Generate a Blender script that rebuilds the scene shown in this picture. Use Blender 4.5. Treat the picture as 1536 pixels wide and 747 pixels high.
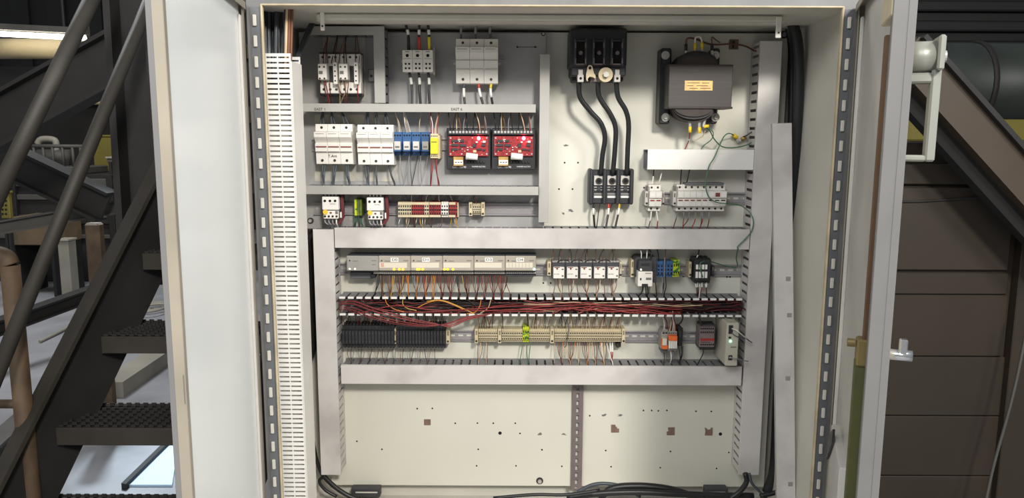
import bpy, bmesh, math, random
from mathutils import Vector, Matrix
random.seed(11)
for o in list(bpy.data.objects): bpy.data.objects.remove(o, do_unlink=True)
scene = bpy.context.scene
COL = scene.collection
# ------------------------------------------------------------------ camera
W, H, F = 1536.0, 747.0, 1140.0
PITCH, ROLL = math.radians(8.4), math.radians(0.25)
CAM = Vector((0.0, -2.235, 1.6))
ROT = Matrix.Rotation(math.pi/2 - PITCH, 3, 'X') @ Matrix.Rotation(ROLL, 3, 'Z')
cd = bpy.data.cameras.new('camera'); cam = bpy.data.objects.new('camera', cd); COL.objects.link(cam)
cam.matrix_world = Matrix.Translation(CAM) @ ROT.to_4x4()
cd.sensor_width = 36.0; cd.lens = F/W*36.0; cd.clip_start = 0.05; cd.clip_end = 100
scene.camera = cam
# ------------------------------------------------------------------ world, lights, exposure
world = bpy.data.worlds.new('world'); scene.world = world; world.use_nodes = True
bg = world.node_tree.nodes['Background']; bg.inputs[0].default_value = (0.90, 0.95, 1.0, 1); bg.inputs[1].default_value = 0.20
def area_light(name, loc, target, size, power, color):
    l = bpy.data.lights.new(name, 'AREA'); l.shape = 'DISK'; l.size = size; l.energy = power; l.color = color
    o = bpy.data.objects.new(name, l); COL.objects.link(o); o.location = loc
    o.rotation_euler = (Vector(target) - Vector(loc)).to_track_quat('-Z', 'Y').to_euler(); return o
area_light('high_bay_light', (1.25, -5.1, 4.0), (0.1, 0, 1.2), 0.7, 245, (1.0, 0.95, 0.87))
area_light('front_fill', (-1.2, -3.6, 3.6), (-0.1, 0, 1.1), 1.8, 78, (0.98, 0.98, 0.98))  # unseen fill light, added from the front left to soften shadows
area_light('aisle_light', (2.3, -2.3, 3.2), (-0.6, -0.6, 1.2), 0.9, 80, (0.97, 0.98, 1.0))
area_light('floor_fill', (-3.6, 3.4, 5.0), (-3.0, 3.2, 0), 1.5, 150, (0.96, 0.97, 1.0))  # unseen light added to brighten the floor beyond the stairs
vs = scene.view_settings
scene.display_settings.display_device = 'sRGB'
vs.view_transform = 'Standard'; vs.look = 'None'; vs.gamma = 1.0; vs.use_curve_mapping = False; vs.exposure = 0.13
# ------------------------------------------------------------------ pixel -> place
def ray(px, py): return ROT @ Vector(((px - W/2)/F, (H/2 - py)/F, -1.0))
def U(px, py, Y):
    d = ray(px, py); return CAM + d*((Y - CAM.y)/d.y)
def UZ(px, py, Z):
    d = ray(px, py); return CAM + d*((Z - CAM.z)/d.z)
def project(p):
    q = ROT.transposed() @ (Vector(p) - CAM); return (W/2 + F*q.x/-q.z, H/2 - F*q.y/-q.z)
def rect(x0, y0, x1, y1, Y):
    xm, ym = (x0+x1)/2, (y0+y1)/2
    return U(x0, ym, Y).x, U(x1, ym, Y).x, U(xm, y1, Y).z, U(xm, y0, Y).z
# ------------------------------------------------------------------ materials
def lin(c):
    return tuple(((v/255)/12.92 if v/255 <= .04045 else ((v/255+.055)/1.055)**2.4) for v in c)
MATS = {}
def mat(name, rgb, rough=.5, metal=0.0, var=.10, scale=9.0, bump=0.0, emit=0.0, second=None, lo=.45, hi=.62, spec=.5, stretch=None):
    m = bpy.data.materials.new(name); m.use_nodes = True; nt = m.node_tree; b = nt.nodes['Principled BSDF']
    c = lin(rgb); MATS[name] = m
    b.inputs['Roughness'].default_value = rough; b.inputs['Metallic'].default_value = metal
    b.inputs['Specular IOR Level'].default_value = spec
    if emit:
        b.inputs['Base Color'].default_value = (*c, 1)
        b.inputs['Emission Color'].default_value = (*c, 1); b.inputs['Emission Strength'].default_value = emit; return m
    g = nt.nodes.new('ShaderNodeNewGeometry'); n = nt.nodes.new('ShaderNodeTexNoise')
    n.inputs['Scale'].default_value = scale; n.inputs['Detail'].default_value = 5
    if stretch:
        mp = nt.nodes.new('ShaderNodeMapping'); mp.inputs['Scale'].default_value = stretch
        nt.links.new(g.outputs['Position'], mp.inputs['Vector']); nt.links.new(mp.outputs[0], n.inputs['Vector'])
    else: nt.links.new(g.outputs['Position'], n.inputs['Vector'])
    r = nt.nodes.new('ShaderNodeValToRGB'); nt.links.new(n.outputs['Fac'], r.inputs[0])
    e = r.color_ramp.elements
    if second:
        s = lin(second); e[0].position = lo; e[1].position = hi
        e[0].color = (*s, 1); e[1].color = (*c, 1)
    else:
        e[0].position = .3; e[1].position = .7
        e[0].color = (*[v*(1-var) for v in c], 1); e[1].color = (*[min(1, v*(1+var)) for v in c], 1)
    nt.links.new(r.outputs[0], b.inputs['Base Color'])
    if bump:
        bp = nt.nodes.new('ShaderNodeBump'); bp.inputs['Strength'].default_value = bump; bp.inputs['Distance'].default_value = .004
        nt.links.new(n.outputs['Fac'], bp.inputs['Height']); nt.links.new(bp.outputs[0], b.inputs['Normal'])
    return m
mat('cream', (211, 209, 196), .45, var=.05, scale=2.2)
mat('cabinet_paint', (197, 194, 184), .45, var=.08, scale=4)
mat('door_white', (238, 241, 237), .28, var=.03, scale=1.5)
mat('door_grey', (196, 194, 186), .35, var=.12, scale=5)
mat('door_edge_grey', (116, 115, 114), .4, var=.1, scale=5)
mat('network_beige', (178, 174, 160), .5, var=.05, scale=9)
mat('door_edge', (150, 142, 127), .45, var=.12, scale=6)
mat('flange_grey', (108, 107, 106), .5, var=.15, scale=12)
mat('gasket', (186, 172, 142), .7, var=.2, scale=20)
mat('galvanised', (168, 166, 163), .5, metal=.1, var=.12, scale=6, second=(150, 149, 149), lo=.35, hi=.7)
mat('bare_patch', (190, 186, 172), .55, second=(160, 159, 156), lo=.4, hi=.6, scale=28)
mat('zinc', (162, 158, 160), .42, metal=.35, var=.08, scale=14)
mat('strut_zinc', (128, 116, 116), .5, metal=.4, var=.15, scale=18)
mat('duct', (208, 204, 200), .42, var=.07, scale=7, second=(184, 179, 176), lo=.34, hi=.56)
mat('duct_dusty_shaded', (126, 126, 128), .6, var=.15, scale=14)  # dust and shade both put into this darker duct wall colour
mat('duct_grey', (168, 166, 160), .45, var=.08, scale=8)
mat('duct_inner', (176, 177, 178), .5, var=.08, scale=10)
mat('duct_white', (226, 224, 219), .45, var=.04, scale=10)
mat('device_white', (226, 222, 214), .42, var=.04, scale=14)
mat('device_shade', (196, 192, 186), .5, var=.05, scale=14)
mat('device_grey', (150, 147, 142), .5, var=.06, scale=18)
mat('io_grey', (166, 158, 145), .5, var=.05, scale=18)
mat('io_paper', (212, 204, 186), .6, var=.03, scale=20)
mat('base_grey', (96, 98, 102), .55, var=.1, scale=20)
mat('beige', (196, 182, 150), .55, var=.08, scale=25)
mat('beige_dark', (120, 108, 86), .6, var=.1, scale=25)
mat('black', (37, 37, 40), .45, var=.2, scale=20)
mat('black_soft', (48, 48, 52), .55, var=.2, scale=20)
mat('charcoal', (58, 58, 62), .5, var=.15, scale=20)
mat('hole_dark', (20, 18, 17), .9, var=.1)
mat('screw_dark', (58, 54, 50), .5, metal=.4, var=.1)
mat('steel', (190, 187, 182), .35, metal=.45, var=.1, scale=30)
mat('brass', (196, 160, 96), .4, metal=.6, var=.15, scale=40)
mat('nameplate', (214, 180, 120), .45, metal=.3, var=.2, scale=60)
mat('washer', (196, 180, 150), .5, metal=.2, var=.1, scale=30)
mat('coil', (46, 36, 33), .5, var=.3, scale=40)
mat('core', (72, 68, 66), .55, metal=.3, var=.12, scale=6, stretch=(1, 1, 60))
mat('blue', (50, 88, 134), .45, var=.1, scale=20)
mat('blue_terminal', (60, 98, 148), .45, var=.1, scale=20)
mat('yellow', (214, 200, 44), .45, var=.05, scale=20)
mat('yellow_lug', (232, 196, 40), .45, var=.05, scale=20)
mat('dial_yellow', (230, 196, 60), .45, var=.05, scale=20)
mat('green_yellow', (188, 200, 40), .45, second=(50, 120, 50), lo=.42, hi=.5, scale=90)
mat('green_terminal', (112, 128, 50), .5, second=(80, 98, 40), scale=60)
mat('red_terminal', (150, 46, 48), .5, var=.12, scale=40)
mat('red_terminal_dark', (96, 22, 24), .6, var=.1, scale=40)
mat('pcb', (142, 28, 34), .45, var=.45, scale=160)
mat('orange', (232, 110, 48), .45, var=.06, scale=20)
mat('orange_wire', (206, 124, 50), .45, var=.08)
mat('yellow_wire', (196, 156, 68), .45, var=.08)
mat('red_wire', (142, 48, 46), .45, var=.12, scale=15)
mat('dark_red_wire', (98, 36, 40), .5, var=.12, scale=15)
mat('brown_wire', (112, 74, 54), .5, var=.12, scale=15)
mat('tan_wire', (196, 172, 136), .5, var=.1, scale=15)
mat('white_wire', (214, 210, 204), .5, var=.06)
mat('grey_wire', (130, 130, 132), .5, var=.08)
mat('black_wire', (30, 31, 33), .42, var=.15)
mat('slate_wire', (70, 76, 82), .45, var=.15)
mat('green_wire', (72, 112, 84), .5, var=.1)
mat('sleeve_white', (232, 230, 224), .5, var=.03)
mat('sleeve_red', (206, 70, 48), .5, var=.05)
mat('sleeve_yellow', (232, 204, 50), .5, var=.05)
mat('ink', (40, 38, 40), .7, var=.05)
mat('ink_grey', (110, 106, 102), .7, var=.05)
mat('print_white', (220, 218, 214), .6, var=.05)
mat('stripe_brown', (122, 62, 52), .5, var=.05)
mat('pad_brown', (124, 100, 88), .85, var=.2, scale=90)
mat('led_red', (255, 40, 60), emit=60)
mat('led_yellow', (255, 176, 34), emit=5)
mat('led_green', (120, 255, 190), emit=7)
mat('led_pale', (255, 255, 200), emit=3)
mat('rust', (80, 63, 45), .7, var=.35, scale=14, bump=.2)
mat('stair_steel', (42, 38, 32), .65, var=.25, scale=9, bump=.1)
mat('stair_dark', (29, 27, 25), .7, var=.25, scale=9)
mat('tube_steel', (50, 47, 42), .6, var=.2, scale=9)
mat('concrete', (142, 142, 145), .75, var=.22, scale=2.5, bump=.15)
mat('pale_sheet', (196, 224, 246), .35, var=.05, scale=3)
mat('dark_wall', (34, 34, 34), .8, var=.25, scale=1.2)
mat('machine_dark', (36, 34, 32), .7, var=.25, scale=3)
mat('machine_mid', (78, 76, 71), .6, var=.2, scale=3)
mat('machine_pale', (150, 145, 132), .6, var=.15, scale=3)
mat('hopper', (196, 178, 140), .55, var=.15, scale=3)
mat('machine_yellow', (112, 102, 40), .6, var=.2, scale=4)
mat('brown_panel', (47, 39, 29), .6, var=.14, scale=3)
mat('brown_beam', (66, 56, 45), .55, var=.14, scale=3)
mat('wood', (104, 88, 66), .7, var=.2, scale=6)
mat('green_drum', (44, 50, 46), .5, var=.25, scale=4)
mat('rod_brown', (104, 78, 56), .5, metal=.3, var=.15, scale=12)
mat('brass_dull', (128, 112, 70), .5, metal=.3, var=.15, scale=20)
mat('rod_green', (92, 93, 56), .5, metal=.3, var=.15, scale=12)
mat('handle_grey', (142, 144, 136), .4, metal=.25, var=.08, scale=10)
mat('chrome', (220, 222, 224), .2, metal=.95, var=.04)
mat('tube_lamp', (255, 250, 235), emit=9)
# ------------------------------------------------------------------ mesh builder
class MB:
    def __init__(s): s.bm = bmesh.new()
    def box(s, x0, x1, y0, y1, z0, z1, bev=0, xf=None):
        x0, x1 = min(x0, x1), max(x0, x1); y0, y1 = min(y0, y1), max(y0, y1); z0, z1 = min(z0, z1), max(z0, z1)
        if bev:
            b = min(bev, (x1-x0)*.4, (y1-y0)*.4, (z1-z0)*.4)
            V = []
            for sx in (0, 1):
                for sy in (0, 1):
                    for sz in (0, 1):
                        X, Y, Z = (x1 if sx else x0), (y1 if sy else y0), (z1 if sz else z0)
                        dx, dy, dz = (-b if sx else b), (-b if sy else b), (-b if sz else b)
                        V += [(X, Y+dy, Z+dz), (X+dx, Y, Z+dz), (X+dx, Y+dy, Z)]
            if xf: V = [xf(v) for v in V]
            tmp = bmesh.new()
            for v in V: tmp.verts.new(v)
            r = bmesh.ops.convex_hull(tmp, input=tmp.verts)
            bmesh.ops.dissolve_limit(tmp, angle_limit=.01, verts=tmp.verts, edges=tmp.edges)
            s._merge(tmp); return s
        V = [(x, y, z) for x in (x0, x1) for y in (y0, y1) for z in (z0, z1)]
        if xf: V = [xf(v) for v in V]
        vs_ = [s.bm.verts.new(v) for v in V]
        for f in ((0, 1, 3, 2), (4, 6, 7, 5), (0, 4, 5, 1), (2, 3, 7, 6), (0, 2, 6, 4), (1, 5, 7, 3)):
            s.bm.faces.new([vs_[i] for i in f])
        return s
    def _merge(s, tmp):
        mp = {v: s.bm.verts.new(v.co) for v in tmp.verts}
        for f in tmp.faces:
            try: s.bm.faces.new([mp[v] for v in f.verts])
            except ValueError: pass
        tmp.free()
    def prism(s, poly, a, b, axis='y', xf=None):
        def mk(p, t): 
            q = (p[0], t, p[1]) if axis == 'y' else ((t, p[0], p[1]) if axis == 'x' else (p[0], p[1], t))
            return xf(q) if xf else q
        A = [s.bm.verts.new(mk(p, a)) for p in poly]; B = [s.bm.verts.new(mk(p, b)) for p in poly]
        n = len(poly)
        s.bm.faces.new(A); s.bm.faces.new(B[::-1])
        for i in range(n): s.bm.faces.new([A[i], B[i], B[(i+1) % n], A[(i+1) % n]])
        return s
    def cyl(s, p0, p1, r, n=12, r2=None):
        p0, p1 = Vector(p0), Vector(p1); d = (p1-p0).normalized()
        a = d.orthogonal().normalized(); b = d.cross(a); r2 = r if r2 is None else r2
        A = [s.bm.verts.new(p0 + (a*math.cos(t) + b*math.sin(t))*r) for t in [2*math.pi*i/n for i in range(n)]]
        B = [s.bm.verts.new(p1 + (a*math.cos(t) + b*math.sin(t))*r2) for t in [2*math.pi*i/n for i in range(n)]]
        s.bm.faces.new(A[::-1]); s.bm.faces.new(B)
        for i in range(n): s.bm.faces.new([A[i], A[(i+1) % n], B[(i+1) % n], B[i]])
        return s
    def ring(s, p0, p1, ro, ri, n=16):
        p0, p1 = Vector(p0), Vector(p1); d = (p1-p0).normalized(); a = d.orthogonal().normalized(); b = d.cross(a)
        L = []
        for p, r in ((p0, ro), (p1, ro), (p1, ri), (p0, ri)):
            L.append([s.bm.verts.new(p + (a*math.cos(t) + b*math.sin(t))*r) for t in [2*math.pi*i/n for i in range(n)]])
        for k in range(4):
            A, B = L[k], L[(k+1) % 4]
            for i in range(n): s.bm.faces.new([A[i], A[(i+1) % n], B[(i+1) % n], B[i]])
        return s
    def tube(s, pts, r, n=6):
        pts = [Vector(p) for p in pts]; prev = None; rings = []
        ref = None
        for i, p in enumerate(pts):
            d = (pts[min(i+1, len(pts)-1)] - pts[max(i-1, 0)])
            if d.length < 1e-9: d = Vector((0, 0, 1))
            d.normalize()
            if ref is None: ref = d.orthogonal().normalized()
            ref = (ref - d*ref.dot(d)); ref.normalize(); b = d.cross(ref)
            rings.append([s.bm.verts.new(p + (ref*math.cos(t) + b*math.sin(t))*r) for t in [2*math.pi*k/n for k in range(n)]])
        for A, B in zip(rings, rings[1:]):
            for k in range(n): s.bm.faces.new([A[k], A[(k+1) % n], B[(k+1) % n], B[k]])
        s.bm.faces.new(rings[0][::-1]); s.bm.faces.new(rings[-1])
        return s
    def ball(s, c, r, n=10):
        tmp = bmesh.new(); bmesh.ops.create_uvsphere(tmp, u_segments=n, v_segments=max(4, n//2+1), radius=1)
        rr = r if isinstance(r, tuple) else (r, r, r)
        for v in tmp.verts: v.co = Vector((v.co.x*rr[0], v.co.y*rr[1], v.co.z*rr[2])) + Vector(c)
        s._merge(tmp); return s
    def build(s, name, m, parent=None, smooth=False):
        bmesh.ops.recalc_face_normals(s.bm, faces=s.bm.faces)
        me = bpy.data.meshes.new(name); s.bm.to_mesh(me); s.bm.free()
        me.materials.append(MATS[m])
        if smooth:
            for p in me.polygons: p.use_smooth = True
        o = bpy.data.objects.new(name, me); COL.objects.link(o)
        if parent: o.parent = parent
        return o
ROOTS = []
def tag(o, label, cat, group=None, kind=None):
    o['label'] = label; o['category'] = cat
    if group: o['group'] = group
    if kind: o['kind'] = kind
    return o
def thing(name, label, cat, group=None):
    o = bpy.data.objects.new(name, None); COL.objects.link(o); o.empty_display_size = .02
    ROOTS.append(o); return tag(o, label, cat, group)
def struct(o): o['kind'] = 'structure'; return o
def rbox(m, r, y0, y1, bev=0): m.box(r[0], r[1], y0, y1, r[2], r[3], bev); return m
def part(name, m, parent, x0, y0, x1, y1, yf, yb, bev=0.0):
    """a box part whose FRONT face covers the photo rectangle at depth yf and which reaches back to yb"""
    return rbox(MB(), rect(x0, y0, x1, y1, yf), yf, yb, bev).build(name, m, parent)
def screw(p, r, parent, m='screw_dark', name='screw', h=.0012):
    return MB().cyl((p[0], p[1]+.0005, p[2]), (p[0], p[1]-h, p[2]), r, 10).build(name, m, parent)
def lettering(s, size, p, m, parent, width=None, yaw=0.0, tilt=0.0, name='lettering'):
    c = bpy.data.curves.new('lettering', 'FONT'); c.body = s; c.size = size; c.align_x = 'CENTER'; c.align_y = 'CENTER'; c.extrude = .0002
    t = bpy.data.objects.new('tmp', c); COL.objects.link(t)
    bpy.context.view_layer.update()
    me = bpy.data.meshes.new_from_object(t.evaluated_get(bpy.context.evaluated_depsgraph_get()))
    bpy.data.objects.remove(t); bpy.data.curves.remove(c)
    w = max((v.co.x for v in me.vertices), default=1) - min((v.co.x for v in me.vertices), default=0)
    k = (width/w if width else 1.0)
    me.transform(Matrix.Translation(Vector(p)) @ Matrix.Rotation(yaw, 4, 'Z') @ Matrix.Rotation(math.pi/2, 4, 'X') @ Matrix.Rotation(tilt, 4, 'Z') @ Matrix.Diagonal((k, 1, 1, 1)))
    me.materials.clear(); me.materials.append(MATS[m])
    o = bpy.data.objects.new(name, me); COL.objects.link(o); o.parent = parent; return o
def smooth_path(pts, k=6):
    pts = [Vector(p) for p in pts]
    if len(pts) < 3: return pts
    P = [pts[0]*2 - pts[1]] + pts + [pts[-1]*2 - pts[-2]]; out = []
    for i in range(1, len(P)-2):
        a, b, c, d = P[i-1:i+3]
        for j in range(k):
            t = j/k
            out.append(.5*((2*b) + (c-a)*t + (2*a-5*b+4*c-d)*t*t + (3*b-a-3*c+d)*t**3))
    out.append(pts[-1]); return out
def wire(pts, r, m, label, group=None, name='wire', cat='wire', sl=(), n=6, k=6, parent=None):
    """pts: (px, py, Y) triples or Vectors; sl: sleeves (from, to, material) as fractions of the path"""
    P = smooth_path([p if isinstance(p, Vector) else U(*p) for p in pts], k)
    o = MB().tube(P, r, n).build(name, m, parent, True)
    if label: tag(o, label, cat, group)
    for a, b, sm in sl:
        i, j = int(a*(len(P)-1)), max(int(b*(len(P)-1)), int(a*(len(P)-1))+1)
        MB().tube(P[i:j+1], r*1.12, 8).build('sleeve', sm, o, True)
    return o
# ------------------------------------------------------------------ the hall: floor and far wall
fl = MB().box(-9, 9, -6, 11, -.05, 0).build('floor', 'concrete'); struct(fl)
wb = MB().box(-9, 9, 10.8, 11, 0, 7).build('wall_back', 'dark_wall'); struct(wb)
for i in range(30):
    MB().box(-8.9+i*.6, -8.9+i*.6+.3, 10.74, 10.8, 0, 7).build('cladding_rib', 'dark_wall', wb)
# ------------------------------------------------------------------ the cabinet shell
YF, YB = -.395, .045
XL, XR = U(393, 9, YF).x, U(1264, 12, YF).x
FW = .036
WL, WR = XL-FW+.004, XR+FW-.004              # the body is wider than the door opening
ZT = U(835, 10, YF).z
ZB = U(800, 744, YB-.002).z
cab = thing('electrical_cabinet', 'large cream steel electrical cabinet with both doors standing open', 'cabinet')
T = .003
MB().box(WL-T, WL, YF+.002, YB, ZB, ZT).build('side_wall', 'cabinet_paint', cab)
MB().box(WR, WR+T, YF+.002, YB, ZB, ZT).build('side_wall', 'cabinet_paint', cab)
MB().box(WL-T, WR+T, YF+.002, YB, ZT, ZT+T).build('roof', 'cabinet_paint', cab)
MB().box(WL-T, WR+T, YF+.002, YB, ZB-T, ZB).build('floor_plate', 'cabinet_paint', cab)
MB().box(WL-T, WR+T, YB, YB+T, ZB-T, ZT+T).build('back_wall', 'cabinet_paint', cab)
MB().box(XL-FW, XR+FW, YF-.003, YF, ZT, ZT+.06).build('front_flange', 'flange_grey', cab)
MB().box(XL-FW, XL, YF-.003, YF, ZB-.05, ZT).build('front_flange', 'flange_grey', cab)
MB().box(XR, XR+FW, YF-.003, YF, ZB-.05, ZT).build('front_flange', 'flange_grey', cab)
MB().box(XL, XR, YF-.003, YF, ZB-.05, ZB).build('front_flange', 'flange_grey', cab)
MB().box(XL-FW, XR+FW, YF, YB, ZT+.058, ZT+.06).build('outer_roof', 'cabinet_paint', cab)
MB().box(XL-FW, XL-FW+T, YF, YB, ZB-.05, ZT+.058).build('outer_side', 'cabinet_paint', cab)
MB().box(XR+FW-T, XR+FW, YF, YB, ZB-.05, ZT+.058).build('outer_side', 'cabinet_paint', cab)
m = MB()                                                 # rolled lip around the opening
m.box(XL-.003, XL+.002, YF-.007, YF+.006, ZB, ZT+.003, .002); m.build('opening_lip', 'gasket', cab)
MB().box(XR-.002, XR+.003, YF-.007, YF+.006, ZB, ZT+.003, .002).build('opening_lip', 'gasket', cab)
MB().box(XL, XR, YF-.007, YF+.006, ZT-.001, ZT+.003, .0015).build('opening_lip', 'gasket', cab)
MB().box(XL-.02, XR+.02, YF+.03, YB-.02, 0, ZB-.05).build('plinth', 'machine_dark', cab)
kn = MB().box(-.0042, .0042, -.006, 0, -.013, .013, .0015); kmesh = None
for side in (-1, 1):
    xc = XL-.016 if side < 0 else XR+.014
    MB().box(xc-.0105, xc+.0105, YF-.006, YF-.003, ZB, ZT-.004).build('hinge_leaf', 'base_grey', cab)
    z = ZT-.035
    while z > ZB+.02:
        if kmesh is None:
            o = kn.build('hinge_knuckle', 'cabinet_paint', cab); kmesh = o.data
        else:
            o = bpy.data.objects.new('hinge_knuckle', kmesh); COL.objects.link(o); o.parent = cab
        o.location = (xc, YF-.006, z); z -= .0475
# ---- doors
DL = .70
def solve_door(hx, hy, sgn, target):
    lo, hi = math.radians(-35), math.radians(50)
    zt = 1.6-.25
    for _ in range(60):
        a = (lo+hi)/2
        p = project((hx - sgn*DL*math.sin(a), hy - DL*math.cos(a), U(768, 373, -1.1).z))
        if (p[0]-target)*sgn > 0: lo = a
        else: hi = a
    return a
DZ0, DZ1 = ZB-.03, ZT+.004
def door_frame(hx, hy, sgn, target):
    a = solve_door(hx, hy, sgn, target)
    d = Vector((-sgn*math.sin(a), -math.cos(a), 0)); n = Vector((sgn*math.cos(a), -math.sin(a), 0))
    return (lambda q: Vector((hx, hy, 0)) + d*q[0] + n*q[1] + Vector((0, 0, q[2])))
def make_door(xf, skin, edge, label, th=.04, end=None):
    end = end or edge
    d = MB().box(.012, DL-.003, th*.6, th*.6+.002, DZ0+.003, DZ1-.003, xf=xf).build('door', skin, cab); d['label'] = label
    MB().box(DL-.003, DL, 0, th, DZ0, DZ1, .0012, xf=xf).box(DL-.016, DL-.003, 0, .002, DZ0, DZ1, xf=xf).build('edge_flange', end, d)
    MB().box(DL-.004, DL+.0006, th*.66, th+.0006, DZ0, DZ1, .0006, xf=xf).build('skin_fold', 'door_edge_grey', d)
    MB().box(0, .012, .006, th, DZ0, DZ1, .0012, xf=xf).box(.012, .026, .006, .008, DZ0, DZ1, xf=xf).build('edge_flange', edge, d)
    MB().box(.012, DL-.003, 0, th, DZ1-.003, DZ1, xf=xf).box(.012, DL-.003, 0, .002, DZ1-.016, DZ1-.003, xf=xf).build('edge_flange', edge, d)
    MB().box(.012, DL-.003, 0, th, DZ0, DZ0+.003, xf=xf).box(.012, DL-.003, 0, .002, DZ0+.003, DZ0+.016, xf=xf).build('edge_flange', edge, d)
    MB().box(.012, DL-.003, th-.002, th, DZ0+.003, DZ1-.003, xf=xf).build('outer_skin', edge, d)
    MB().box(DL-.034, DL-.02, th*.3, th*.6, DZ0+.03, DZ1-.03, .003, xf=xf).build('gasket', 'device_shade' if skin == 'door_white' else 'door_grey', d)
    MB().box(.03, .044, th*.3, th*.6, DZ0+.03, DZ1-.03, .003, xf=xf).build('gasket', 'device_shade' if skin == 'door_white' else 'door_grey', d)
    return d
def door_z(py, u, xf):                                    # height at a pixel row for a point u along the door
    lo, hi = 0.0, 3.0
    for _ in range(40):
        z = (lo+hi)/2
        if project(xf((u, .01, z)))[1] > py: lo = z
        else: hi = z
    return z
xfl = door_frame(XL-.035, YF-.004, -1, 266)
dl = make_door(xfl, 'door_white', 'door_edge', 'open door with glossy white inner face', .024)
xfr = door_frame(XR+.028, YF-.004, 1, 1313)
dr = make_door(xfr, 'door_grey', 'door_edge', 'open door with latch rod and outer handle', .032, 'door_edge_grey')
MB().box(DL-.004, DL+.0005, .001, .004, door_z(607, DL, xfl), door_z(562, DL, xfl), .001, xf=xfl).build('paint_chip', 'ink_grey', dl)
zz = lambda py, u=DL: door_z(py, u, xfr)
u0 = DL-.075
# latch rods, guide and bracket inside the right door
MB().box(u0+.004, u0+.013, -.002, .010, zz(560), zz(44), .002, xf=xfr).build('latch_rod', 'rod_brown', dr)
MB().box(u0+.002, u0+.016, -.012, .008, DZ0+.02, zz(556), .002, xf=xfr).build('latch_rod', 'rod_green', dr)
MB().box(u0-.012, u0+.022, -.010, .019, zz(566), zz(524), .003, xf=xfr).build('rod_guide', 'brass_dull', dr)
MB().cyl(xfr((u0+.004, -.024, zz(533))), xfr((u0+.004, -.012, zz(533))), .007, 12).build('guide_bolt', 'brass_dull', dr)
MB().box(DL-.13, DL-.004, -.002, .024, zz(22), zz(-20), .002, xf=xfr).build('corner_plate', 'beige', dr)
MB().prism([(DL-.17, zz(118)), (DL-.055, zz(117)), (DL-.055, zz(111)), (DL-.09, zz(113)), (DL-.12, zz(107)), (DL-.15, zz(112))], .017, .0195, 'y', xf=xfr).build('caution_sticker', 'io_paper', dr)
MB().box(DL-.05, DL-.035, .008, .012, zz(105), zz(82), xf=xfr).build('cam_slot', 'hole_dark', dr)
# document pocket low on the inner face
MB().box(.10, .36, .002, .024, DZ0+.02, zz(672, .25), .003, xf=xfr).build('document_pocket', 'door_grey', dr)
MB().prism([(.10, zz(690, .1)), (.22, zz(660, .2)), (.22, zz(640, .2)), (.10, zz(655, .1))], -.004, .001, 'y', xf=xfr).build('document_pocket', 'black', dr)
# outer handle: round housing and a loop grip
hz1, hz0 = zz(62), zz(100)
MB().cyl(xfr((DL-.06, .03, (hz1+hz0)/2)), xfr((DL-.06, .072, (hz1+hz0)/2)), .024, 24).build('handle', 'handle_grey', dr, True)
gz1, gz0 = zz(50), zz(243)
g = MB(); xg = xfr
g.box(DL-.092, DL-.03, .070, .080, hz0-.004, gz1, .003, xf=xg)
g.box(DL-.076, DL-.046, .066, .080, gz0, hz0, .003, xf=xg)
g.box(DL-.076, DL-.046, .030, .068, gz0, gz0+.010, .003, xf=xg)
g.box(DL-.076, DL-.046, .030, .068, hz0-.022, hz0-.006, .003, xf=xg)
g.build('handle_grip', 'handle_grey', dr)
MB().cyl(xfr((DL-.06, .078, (hz1+hz0)/2)), xfr((DL-.06, .086, (hz1+hz0)/2)), .009, 14).build('handle_pin', 'steel', dr)
MB().cyl(xfr((DL-.05, .03, zz(541))), xfr((DL-.05, .072, zz(541))), .009, 14).build('key_lock', 'chrome', dr, True)
MB().box(DL-.056, DL-.042, .052, .064, zz(541), zz(516), .002, xf=xfr).build('key_tab', 'chrome', dr)
# ------------------------------------------------------------------ mounting panels
PX0, PX1 = U(497, 728, 0).x, U(1146, 728, 0).x
PZ0, PZ1 = U(800, 729, 0).z, ZT-.006
mp = thing('mounting_panel', 'cream steel back panel with drilled holes and bare mounting spots', 'panel')
MB().box(PX0, PX1, 0, .004, PZ0, PZ1, .001).build('sheet', 'cream', mp)
for x in (PX0+.03, PX1-.03):
    for z in (PZ0+.04, PZ1-.04):
        MB().cyl((x, .004, z), (x, YB, z), .008, 8).build('standoff', 'steel', mp)
def hole(px, py, r=.0026, name='hole'):
    p = U(px, py, 0); MB().cyl((p.x, .001, p.z), (p.x, -.0004, p.z), r, 10).build(name, 'hole_dark', mp)
LH = [(662,211),(753,210),(890,299),(1023,298),(1118,299),(1250,299),(1278,360),(1410,458),(1028,455),(1018,554),(1254,554),(301,407),(451,455)]
for a, b in LH: hole(460+a/3.994, 560+b/3.994)
RH = [(323,217),(598,190),(640,190),(674,192),(718,190),(867,194),(945,195),(736,400),(1035,405),(180,476),(432,478),(684,483),(972,487),(78,391),(405,395)]
for a, b in RH: hole(790+a/3.413, 560+b/3.413)
for a, b in ((847,244),(867,244),(838.5,283.6),(858.7,283.6),(815,424.5),(826,424.5),(966,281.5),(1090.5,415.5),(1095,415.5),(1025,414.5)): hole(a, b)
hole(750, 649.6, .0055); hole(1080.6, 651, .0055)
def bolt(px, py, r, parent, Y=0.0):
    p = U(px, py, Y)
    b = MB().cyl((p.x, Y, p.z), (p.x, Y-.002, p.z), r, 16).build('bolt', 'screw_dark', parent)
    MB().cyl((p.x, Y-.002, p.z), (p.x, Y-.008, p.z), r*.6, 6).build('bolt_head', 'steel', b)
bolt(809.5, 721, .011, mp); bolt(1176, 52, .011, mp); bolt(1152, 727, .012, mp)
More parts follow.
